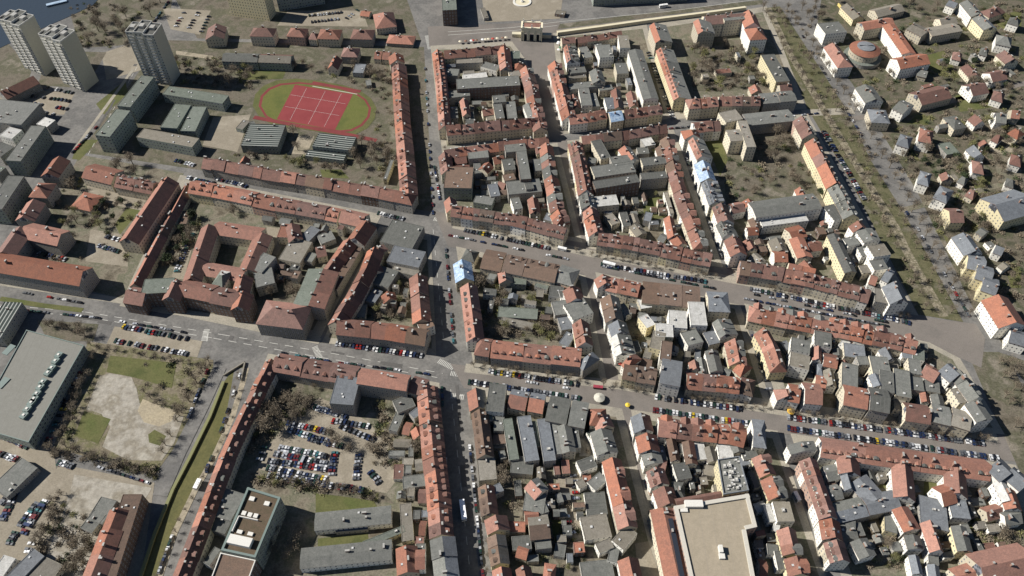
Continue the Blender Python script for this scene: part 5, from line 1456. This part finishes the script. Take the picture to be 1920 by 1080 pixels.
def cafe(pts, n, desc):
    W = [at(x, y).to_2d() for x, y in pts]; L = []
    for i in range(n):
        t = (i+random.uniform(0, .7))/n*(len(W)-1); k = min(int(t), len(W)-2); P = W[k]+(W[k+1]-W[k])*(t-k)+Vector((random.uniform(-1.6, 1.6), 0)); L.append(P)
    for i, P in enumerate(L):
        col = random.choice(UMB); root = empty('cafe_umbrella', (P.x, P.y, .1), random.uniform(0, 1), label=f"{col} cafe umbrella, {ordn(i+1)} from top, {desc}", category='umbrella', group='cafe umbrellas, '+desc)
        obj('canopy', UM[col], root); obj('pole', ME_pole, root)
UMB = {'cream': (.62, .56, .42), 'white': (.75, .74, .7), 'red': (.4, .06, .04), 'green': (.06, .16, .09), 'brown': (.2, .12, .08)}; UM = {}
for cn, cc in UMB.items():
    b = MB(); r, h, n = 1.7, 2.5, 8
    for i in range(n):
        a, e = 2*math.pi*i/n, 2*math.pi*(i+1)/n; b.quad([(math.cos(a)*r, math.sin(a)*r, h), (math.cos(e)*r, math.sin(e)*r, h), (0, 0, h+.7)]); b.quad([(math.cos(a)*r, math.sin(a)*r, h-.2), (math.cos(e)*r, math.sin(e)*r, h-.2), (math.cos(e)*r, math.sin(e)*r, h), (math.cos(a)*r, math.sin(a)*r, h)])
    UM[cn] = b.build('canopy', plain('umbrella_'+cn, cc, .8))
ME_pole = box_mesh('pole', (.1, .1, 2.6), M_vent); UMB = list(UMB)
cafe([(1038, 125), (1062, 245)], 14, 'upper pedestrian street'); cafe([(1068, 270), (1095, 390), (1108, 450)], 20, 'middle pedestrian street'); cafe([(1122, 525), (1140, 600), (1168, 705)], 18, 'lower pedestrian street'); cafe([(1190, 790), (1215, 900), (1248, 1070)], 24, 'lowest pedestrian street')
cafe([(862, 82), (955, 74)], 12, 'gate square row'); cafe([(1050, 100), (1044, 72)], 5, 'right edge of gate square')
# ================================================================ TREES
def tube(b, p, q, r0, r1, mi=0, k=4):
    d = (q-p).normalized(); a = d.orthogonal().normalized(); c = d.cross(a)
    P = [[(s+(a*math.cos(t*2*math.pi/k)+c*math.sin(t*2*math.pi/k))*r) for t in range(k)] for s, r in ((p, r0), (q, r1))]
    for i in range(k): j = (i+1) % k; b.quad([P[0][i], P[0][j], P[1][j], P[1][i]], mi)
def tree_meshes(seed, hgt, rad, kind):
    rnd = random.Random(seed); t = MB(); tube(t, Vector((0, 0, -.3)), Vector((rnd.uniform(-.2, .2), rnd.uniform(-.2, .2), hgt*.42)), .38*hgt/12, .24*hgt/12, k=6)
    c = MB(); top = Vector((0, 0, hgt*.4)); ends = []
    for i in range(9 if kind in ('bare', 'thin') else 5):
        a = i*2.4+rnd.uniform(-.4, .4); el = rnd.uniform(.35, 1.3); q = top+Vector((math.cos(a)*math.cos(el)*rad*.75, math.sin(a)*math.cos(el)*rad*.75, math.sin(el)*hgt*.48)); tube(t, top+Vector((0, 0, -rnd.uniform(0, 1))), q, .13 if kind != 'thin' else .2, .05 if kind != 'thin' else .09)
        for j in range(4):
            p = top.lerp(q, rnd.uniform(.4, .95)); e = p+Vector((rnd.gauss(0, 1), rnd.gauss(0, 1), rnd.uniform(.1, 1))).normalized()*rad*rnd.uniform(.3, .55); tube(t, p, e, .06 if kind != 'thin' else .11, .03, k=3); ends += [e, p.lerp(e, .5)]
    zc = hgt*.68; cl = [Vector((rnd.gauss(0, .45)*rad, rnd.gauss(0, .45)*rad, zc+rnd.gauss(0, .3)*hgt*.3)) for _ in range(14)]+ends
    N = {'thin': 330, 'bare': 780, 'bud': 800, 'ever': 1500}[kind]
    for i in range(N):
        o = rnd.choice(cl); p = o+Vector((rnd.gauss(0, 1), rnd.gauss(0, 1), rnd.gauss(0, .8)))*rad*(.17 if kind != 'ever' else .2)
        if p.z < hgt*.25: continue
        d = Vector((rnd.gauss(0, 1), rnd.gauss(0, 1), rnd.gauss(.3, .8))).normalized(); s = d.orthogonal().normalized(); s.rotate(Matrix.Rotation(rnd.uniform(0, 6.28), 3, d))
        L, w = {'thin': (rnd.uniform(1.0, 2.0), .08), 'bare': (rnd.uniform(.9, 1.7), .10), 'bud': (rnd.uniform(.5, 1.0), .17), 'ever': (rnd.uniform(.5, .9), .3)}[kind]
        c.quad([p-s*w, p+d*L*.5-s*w, p+d*L, p+d*L*.4+s*w], rnd.choice((0, 0, 1)))
    return t, c
TC = {'bare': [plain('bare_twigs', (.165, .13, .09), .95, spread=.2), plain('grey_twigs', (.22, .185, .13), .95, spread=.2)],
      'bud': [plain('budding_twigs', (.165, .155, .065), .95, spread=.25), plain('spring_buds', (.20, .20, .075), .95, spread=.2)],
      'ever': [plain('conifer_green', (.035, .05, .022), .9, spread=.3), plain('ivy_green', (.055, .075, .025), .9, spread=.3)]}
TC['thin'] = TC['bare']; TV = {}
for kind, n in (('thin', 4), ('bare', 6), ('bud', 3), ('ever', 3)):
    TV[kind] = []
    for i in range(n):
        h = {'thin': 13, 'bare': 13, 'bud': 11, 'ever': 10}[kind]*(.85+.12*i/ max(1, n-1)*3*.5); r = {'thin': 5.2, 'bare': 5, 'bud': 4.2, 'ever': 3.2}[kind]
        t, c = tree_meshes(i*7+len(kind), h, r, kind); TV[kind].append((t.build('trunk', M_trunk), c.build('crown', TC[kind])))
TREES = []
def tree(P, kind, s, desc): TREES.append([P, kind, s, desc, screen((P.x, P.y, 0))])
def tree_line(pts, n, kind, s, desc, jit=1.2, fill=.92):
    W = [at(x, y).to_2d() for x, y in pts]; lens = [(b-a).length for a, b in zip(W, W[1:])]; T = sum(lens)
    for i in range(n):
        if random.random() > fill: continue
        t = T*i/max(1, n-1); k = 0
        while k < len(lens)-1 and t > lens[k]: t -= lens[k]; k += 1
        P = W[k]+(W[k+1]-W[k])*(t/lens[k])+Vector((random.uniform(-jit, jit), random.uniform(-jit, jit)))
        tree(P, kind, s*random.uniform(.85, 1.15), desc)
def tree_area(poly, n, kinds, s, desc):
    xs = [p[0] for p in poly]; ys = [p[1] for p in poly]; got = []; tries = 0
    while len(got) < n and tries < 4000:
        tries += 1; p = (random.uniform(min(xs), max(xs)), random.uniform(min(ys), max(ys)))
        if not inside(p, poly): continue
        P = at(*p).to_2d()
        if any((P-q).length < 5.0*s for q in got): continue
        got.append(P); tree(P, random.choice(kinds), s*random.uniform(.75, 1.2), desc)
b_, u_, e_, t_ = 'bare', 'bud', 'ever', 'thin'
tree_line([(1432, 20), (1470, 95), (1545, 225), (1640, 385), (1735, 580)], 34, t_, .8, 'left line of the avenue'); tree_line([(1450, 20), (1500, 100), (1577, 225), (1680, 400), (1785, 585)], 34, t_, .8, 'second line of the avenue')
tree_line([(1475, 20), (1530, 100), (1605, 210), (1712, 400), (1812, 590)], 32, t_, .85, 'third line of the avenue'); tree_line([(1502, 20), (1557, 100), (1627, 200), (1702, 320), (1840, 590)], 30, t_, .85, 'right line of the avenue')
tree_area([(1840, 650), (1905, 690), (1960, 900), (1920, 860)], 14, [t_], .85, 'clump at the avenue\'s lower end')
tree_area([(1285, 80), (1420, 78), (1432, 165), (1300, 168)], 28, [b_, b_, u_], .95, 'large bare garden'); tree_area([(1420, 245), (1500, 240), (1520, 300), (1440, 300)], 9, [b_], 1.0, 'garden below the long grey roof')
tree_area([(1365, 300), (1540, 300), (1570, 345), (1500, 372), (1370, 378)], 11, [b_, b_], .8, 'garden above the long grey hall'); tree_area([(1540, 340), (1585, 370), (1560, 385), (1525, 372)], 3, [e_], .8, 'corner beside the avenue row')
tree_area([(897, 530), (950, 535), (945, 600), (900, 590)], 6, [b_], 1.0, 'yard behind the long orange row'); tree_area([(950, 530), (1035, 540), (1030, 575), (955, 570)], 5, [u_, b_], .7, 'yard below the brown-red roofs')
tree_area([(930, 610), (1040, 618), (1040, 645), (935, 638)], 8, [b_, u_], .7, 'yard above the long red row')
tree_area([(480, 740), (600, 745), (560, 790), (490, 830), (455, 860)], 14, [b_], 1.05, 'woods left of the crowded car park'); tree_area([(700, 760), (790, 770), (795, 900), (700, 850)], 12, [b_, b_, u_], .8, 'trees right of the crowded car park')
tree_area([(620, 815), (665, 825), (660, 850), (625, 845)], 3, [b_], .9, 'middle of the crowded car park'); tree_area([(485, 888), (720, 925), (700, 940), (480, 905)], 9, [b_, u_], .5, 'hedge below the crowded car park')
tree_area([(510, 990), (560, 1000), (545, 1070), (500, 1060)], 6, [b_], .85, 'shade beside the tall office block'); tree_area([(560, 705), (615, 715), (600, 740), (560, 735)], 3, [u_, b_], .6, 'small garden behind the brown roofs')
tree_area([(305, 0), (130, 60), (150, 90), (235, 80), (310, 35)], 12, [b_], 1.1, 'park behind the tower blocks'); tree_area([(330, 110), (480, 112), (470, 160), (400, 170), (340, 140)], 12, [b_, b_, u_], .95, 'trees left of the running track')
tree_area([(550, 115), (700, 130), (735, 170), (710, 170), (690, 155), (560, 148)], 10, [b_], .8, 'trees above the running track'); tree_area([(655, 262), (735, 275), (735, 330), (650, 315)], 10, [b_], .9, 'trees right of the sports halls')
tree_area([(390, 280), (600, 305), (640, 330), (470, 300)], 8, [b_, u_], .7, 'hedge line below the sports halls'); tree_area([(548, 250), (575, 255), (560, 285), (545, 280)], 2, [b_], .9, 'gap between the sports halls')
tree_area([(355, 390), (385, 395), (340, 500), (305, 500)], 9, [b_, e_], .9, 'long garden left of the cloister wing'); tree_area([(430, 385), (480, 392), (475, 410), (430, 405)], 3, [b_, e_], .8, 'garden above the cloister')
tree_area([(500, 530), (580, 500), (560, 560), (490, 560)], 6, [b_, u_], .75, 'garden behind the big hipped roof'); tree_area([(725, 528), (778, 532), (785, 605), (690, 596)], 8, [u_, b_], .6, 'garden of the triangle block')
tree_area([(100, 385), (175, 395), (200, 430), (120, 425)], 7, [u_, b_], .85, 'lawns of the barracks yard'); tree_area([(170, 385), (240, 380), (220, 420), (180, 410)], 5, [b_, e_], .75, 'middle of the barracks yard'); tree_area([(105, 335), (150, 340), (135, 365), (105, 365)], 3, [b_], .9, 'shade beside the slanting houses'); tree_area([(215, 315), (260, 300), (265, 340), (225, 340)], 4, [b_], 1.0, 'front of the dark red barracks range')
tree_line([(170, 650), (395, 690)], 14, t_, .5, 'hedge above the lawn left of canal'); tree_line([(185, 665), (150, 740), (130, 800), (105, 835)], 13, t_, .65, 'line beside the shopping hall'); tree_line([(105, 840), (200, 865), (290, 890)], 16, t_, .7, 'line below the sand field', 2.5)
tree_line([(390, 680), (345, 770), (310, 850)], 18, t_, .7, 'line along the canal street', 2.5); tree_line([(95, 610), (180, 630)], 8, b_, .7, 'green island beside the wide road', 2.5); tree_line([(262, 725), (300, 760), (330, 765)], 6, t_, .6, 'path edge beside the sand field')
tree_line([(110, 930), (70, 1040)], 10, t_, .7, 'strip beside the bottom left car park', 2.5); tree_area([(160, 985), (190, 1000), (150, 1075), (110, 1070)], 7, [b_], .8, 'scrub left of the brown-red row')
tree_area([(1610, 215), (1720, 200), (1720, 235), (1640, 240)], 4, [u_, b_], .6, 'front gardens above the first villas'); tree_area([(1760, 110), (1900, 130), (1910, 200), (1770, 150)], 22, [b_, e_, u_, b_], .85, 'villa gardens, upper'); tree_area([(1640, 120), (1780, 110), (1800, 150), (1660, 165)], 7, [b_, u_], .8, 'gardens below the rotunda')
tree_area([(1800, 230), (1915, 220), (1915, 330), (1820, 320)], 22, [b_, b_, u_, e_], .85, 'villa gardens, middle'); tree_area([(1700, 290), (1800, 290), (1850, 345), (1760, 350)], 14, [e_, b_, u_], .8, 'villa gardens, left middle'); tree_area([(1800, 340), (1860, 330), (1850, 450), (1810, 420)], 12, [e_, b_, u_], .75, 'villa gardens, lower'); tree_area([(1860, 440), (1915, 440), (1915, 540), (1880, 540)], 6, [b_, u_], .65, 'gardens behind the slate villas')
tree_area([(1850, 10), (1915, 5), (1915, 60), (1860, 50)], 4, [b_, u_], .7, 'gardens in the top right corner'); tree_area([(1500, 0), (1570, 0), (1585, 40), (1520, 45)], 6, [b_], .8, 'trees left of the yellow garden wall'); tree_area([(1660, 0), (1760, 0), (1760, 30), (1690, 30)], 6, [b_], .9, 'trees above the orange upper wing')
tree_area([(1640, 1000), (1700, 1005), (1705, 1060), (1630, 1060)], 4, [b_, u_], .8, 'yard with round trees, bottom right'); tree_area([(1830, 960), (1900, 960), (1910, 1030), (1840, 1030)], 6, [b_, u_], .75, 'gardens above the very big orange roof'); tree_area([(1640, 880), (1690, 880), (1688, 925), (1655, 920)], 3, [u_], .5, 'court between the first two red wings'); tree_area([(1735, 885), (1785, 888), (1775, 930), (1735, 930)], 4, [u_, b_], .6, 'court between the last two red wings')
tree_area([(1200, 375), (1240, 360), (1250, 375), (1205, 390)], 2, [u_], .5, 'edge of the courtyard lawn'); tree_area([(1555, 460), (1575, 500), (1560, 500), (1545, 470)], 3, [u_], .6, 'yard beside the long yellow wall'); tree_area([(930, 880), (975, 880), (975, 930), (940, 925)], 4, [b_], .9, 'brown trees in the lowest block'); tree_area([(1050, 1040), (1110, 1040), (1110, 1075), (1050, 1075)], 3, [b_, u_], .6, 'garden at the bottom edge')
tree_line([(858, 420), (960, 446), (1080, 472)], 10, t_, .5, 'kerb of the upper parking street, left'); tree_line([(1110, 480), (1340, 523)], 16, t_, .5, 'kerb of the upper parking street, middle'); tree_line([(1380, 530), (1700, 598)], 22, t_, .5, 'kerb of the upper parking street, right')
tree_line([(890, 688), (1150, 726)], 14, t_, .55, 'kerb of the lower parking street, left'); tree_line([(1180, 730), (1430, 768)], 16, t_, .5, 'kerb of the lower parking street, middle'); tree_line([(1480, 776), (1850, 828)], 22, t_, .5, 'kerb of the lower parking street, right')
tree_line([(410, 325), (540, 352), (700, 385), (770, 400)], 18, t_, .5, 'kerb of the slanting street')
tree_line([(857, 500), (880, 650)], 9, t_, .42, 'sunny pavement of the long street, middle'); tree_line([(888, 760), (915, 1070)], 14, t_, .42, 'sunny pavement of the long street, lower'); tree_line([(815, 110), (832, 280)], 9, t_, .42, 'sunny pavement of the long street, upper')
tree_line([(452, 700), (410, 850), (350, 960), (300, 1080)], 22, t_, .4, 'sandy verge along the canal')
for poly, n, ds in (([(845, 120), (1000, 110), (1010, 215), (850, 225)], 9, 'yards of the first right-hand block'), ([(1080, 90), (1180, 80), (1235, 195), (1080, 205)], 9, 'yards below the city gate'), ([(850, 290), (1020, 275), (1045, 400), (860, 380)], 8, 'yards of the second right-hand block'), ([(1110, 270), (1240, 255), (1300, 450), (1130, 425)], 10, 'yards around the courtyard lawn'), ([(1385, 430), (1600, 450), (1640, 520), (1410, 485)], 8, 'yards above the right dormered row'), ([(1470, 605), (1740, 655), (1770, 750), (1500, 720)], 12, 'yards of the wedge-shaped block'), ([(925, 800), (1120, 820), (1165, 1075), (950, 1075)], 14, 'yards of the lowest block'), ([(1240, 830), (1430, 850), (1440, 940), (1260, 935)], 8, 'yards above the department store')):
    tree_area(poly, n, [b_, b_, u_], .5, ds)
for T_ in list(TREES):                                  # no trunk inside a building
    for m, d, hl, hw in FOOT:
        v = T_[0]-m
        if abs(v.dot(d)) < hl+.8 and abs(v.x*-d.y+v.y*d.x) < hw+.8: TREES.remove(T_); break
TREES.sort(key=lambda t: -t[2]/(t[0].y*math.cos(TILT)+H*math.sin(TILT)))
near, far = TREES[:298], TREES[298:]
g = {}
for t in TREES: g.setdefault(t[3], []).append(t)
KN = {'thin': 'thin leafless tree', 'bare': 'bare brown tree', 'bud': 'olive budding tree', 'ever': 'dark evergreen tree'}
for desc, L in g.items():
    xs = [t[4][0] for t in L]; ys = [t[4][1] for t in L]; hor = (max(xs)-min(xs)) > (max(ys)-min(ys)); L.sort(key=lambda t: t[4][0] if hor else t[4][1])
    for i, t in enumerate(L): t.append(f"{KN[t[1]]}, {ordn(i+1)} from {'left' if hor else 'top'}, {desc}")
for t in near:
    P, kind, s, desc, sc, lab = t; root = empty('tree', (P.x, P.y, .1), random.uniform(0, 6.28), label=lab, category='tree', group=desc); root.scale = (s, s, s*random.uniform(.85, 1.1))
    tm, cm = random.choice(TV[kind]); obj('trunk', tm, root); obj('crown', cm, root)
# far small trees and the low scrub of the gardens, each one mass
def merge(name, items, mats_of):
    vs, fs, ms, slots = [], [], [], []
    cache = {}
    for P, rz, s, me, z in items:
        if me.name not in cache: cache[me.name] = ([v.co.copy() for v in me.vertices], [tuple(p.vertices) for p in me.polygons], [p.material_index for p in me.polygons], list(me.materials))
        V, Fc, Mi, Ma = cache[me.name]; ca, sa = math.cos(rz)*s, math.sin(rz)*s; b0 = len(vs)
        vs += [(P.x+v.x*ca-v.y*sa, P.y+v.x*sa+v.y*ca, z+v.z*s) for v in V]; fs += [tuple(b0+i for i in f) for f in Fc]
        for m_ in Ma:
            if m_ not in slots: slots.append(m_)
        ms += [slots.index(Ma[i]) for i in Mi]
    return obj(name, mesh(name, vs, fs, slots, ms), kind='stuff')
it = []
for t in far:
    tm, cm = random.choice(TV[t[1]]); rz = random.uniform(0, 6.28); it += [(t[0], rz, t[2], tm, .1), (t[0], rz, t[2], cm, .1)]
if it: merge('distant_trees', it, None)
def shrub_mesh(seed, mats):
    rnd = random.Random(seed); c = MB()
    for i in range(110):
        p = Vector((rnd.gauss(0, .8), rnd.gauss(0, .8), abs(rnd.gauss(.5, .5)))); d = Vector((rnd.gauss(0, 1), rnd.gauss(0, 1), rnd.uniform(.1, 1))).normalized(); s = d.orthogonal().normalized()*.16
        c.quad([p-s, p+d*.4-s, p+d*.8, p+d*.3+s], rnd.choice((0, 1)))
    return c.build('shrub', mats)
SH_ = [shrub_mesh(1, TC['bare']), shrub_mesh(2, TC['bud']), shrub_mesh(3, TC['ever']), shrub_mesh(5, TC['bare'])]
it = []
SCR = [([(1285, 78), (1425, 76), (1440, 168), (1300, 172)], 170), ([(1355, 285), (1520, 240), (1575, 345), (1365, 385)], 120), ([(895, 525), (1050, 530), (1060, 640), (900, 630)], 150), ([(480, 735), (600, 745), (470, 860)], 120),
       ([(1545, 70), (1915, 0), (1915, 560), (1830, 560), (1700, 340)], 1300), ([(320, 108), (480, 112), (470, 170), (340, 160)], 120), ([(560, 115), (745, 130), (735, 340), (705, 330), (705, 180)], 220), ([(390, 285), (640, 318), (730, 345), (640, 300)], 160),
       ([(165, 645), (400, 680), (345, 790), (330, 760)], 60), ([(170, 660), (130, 830), (100, 835), (150, 690)], 60), ([(100, 840), (300, 880), (290, 900), (100, 855)], 110), ([(725, 528), (778, 532), (785, 605), (670, 596)], 80), ([(355, 385), (385, 395), (340, 500), (300, 500)], 80),
       ([(1630, 990), (1720, 1000), (1720, 1065), (1620, 1065)], 70), ([(1820, 950), (1910, 940), (1915, 1035), (1830, 1040)], 110), ([(480, 888), (725, 928), (740, 942), (475, 905)], 140), ([(700, 760), (800, 770), (805, 900), (700, 870)], 130), ([(1440, 20), (1500, 15), (1800, 595), (1730, 590)], 260),
       ([(830, 140), (970, 150), (1000, 220), (850, 220)], 30), ([(1100, 270), (1230, 260), (1290, 420), (1130, 400)], 60), ([(1180, 580), (1370, 600), (1390, 690), (1190, 680)], 50), ([(1470, 600), (1750, 660), (1760, 750), (1500, 700)], 90), ([(130, 10), (320, -20), (240, 90), (150, 95)], 90), ([(900, 860), (1080, 880), (1120, 1080), (950, 1080)], 90), ([(100, 330), (330, 350), (240, 500), (60, 500)], 90), ([(100, 930), (190, 990), (160, 1080), (60, 1070)], 90)]
for poly, n in SCR:
    xs = [p[0] for p in poly]; ys = [p[1] for p in poly]; k = 0
    while k < n:
        p = (random.uniform(min(xs), max(xs)), random.uniform(min(ys), max(ys)))
        if inside(p, poly) and not any(abs((at(*p).to_2d()-m).dot(d)) < hl+.5 and abs((at(*p).to_2d()-m).x*-d.y+(at(*p).to_2d()-m).y*d.x) < hw+.5 for m, d, hl, hw in FOOT): it.append((at(*p).to_2d(), random.uniform(0, 6.28), random.uniform(.7, 1.7), random.choices(SH_, (5, 2, 1, 3))[0], .12))
        k += 1
merge('undergrowth', it, None)
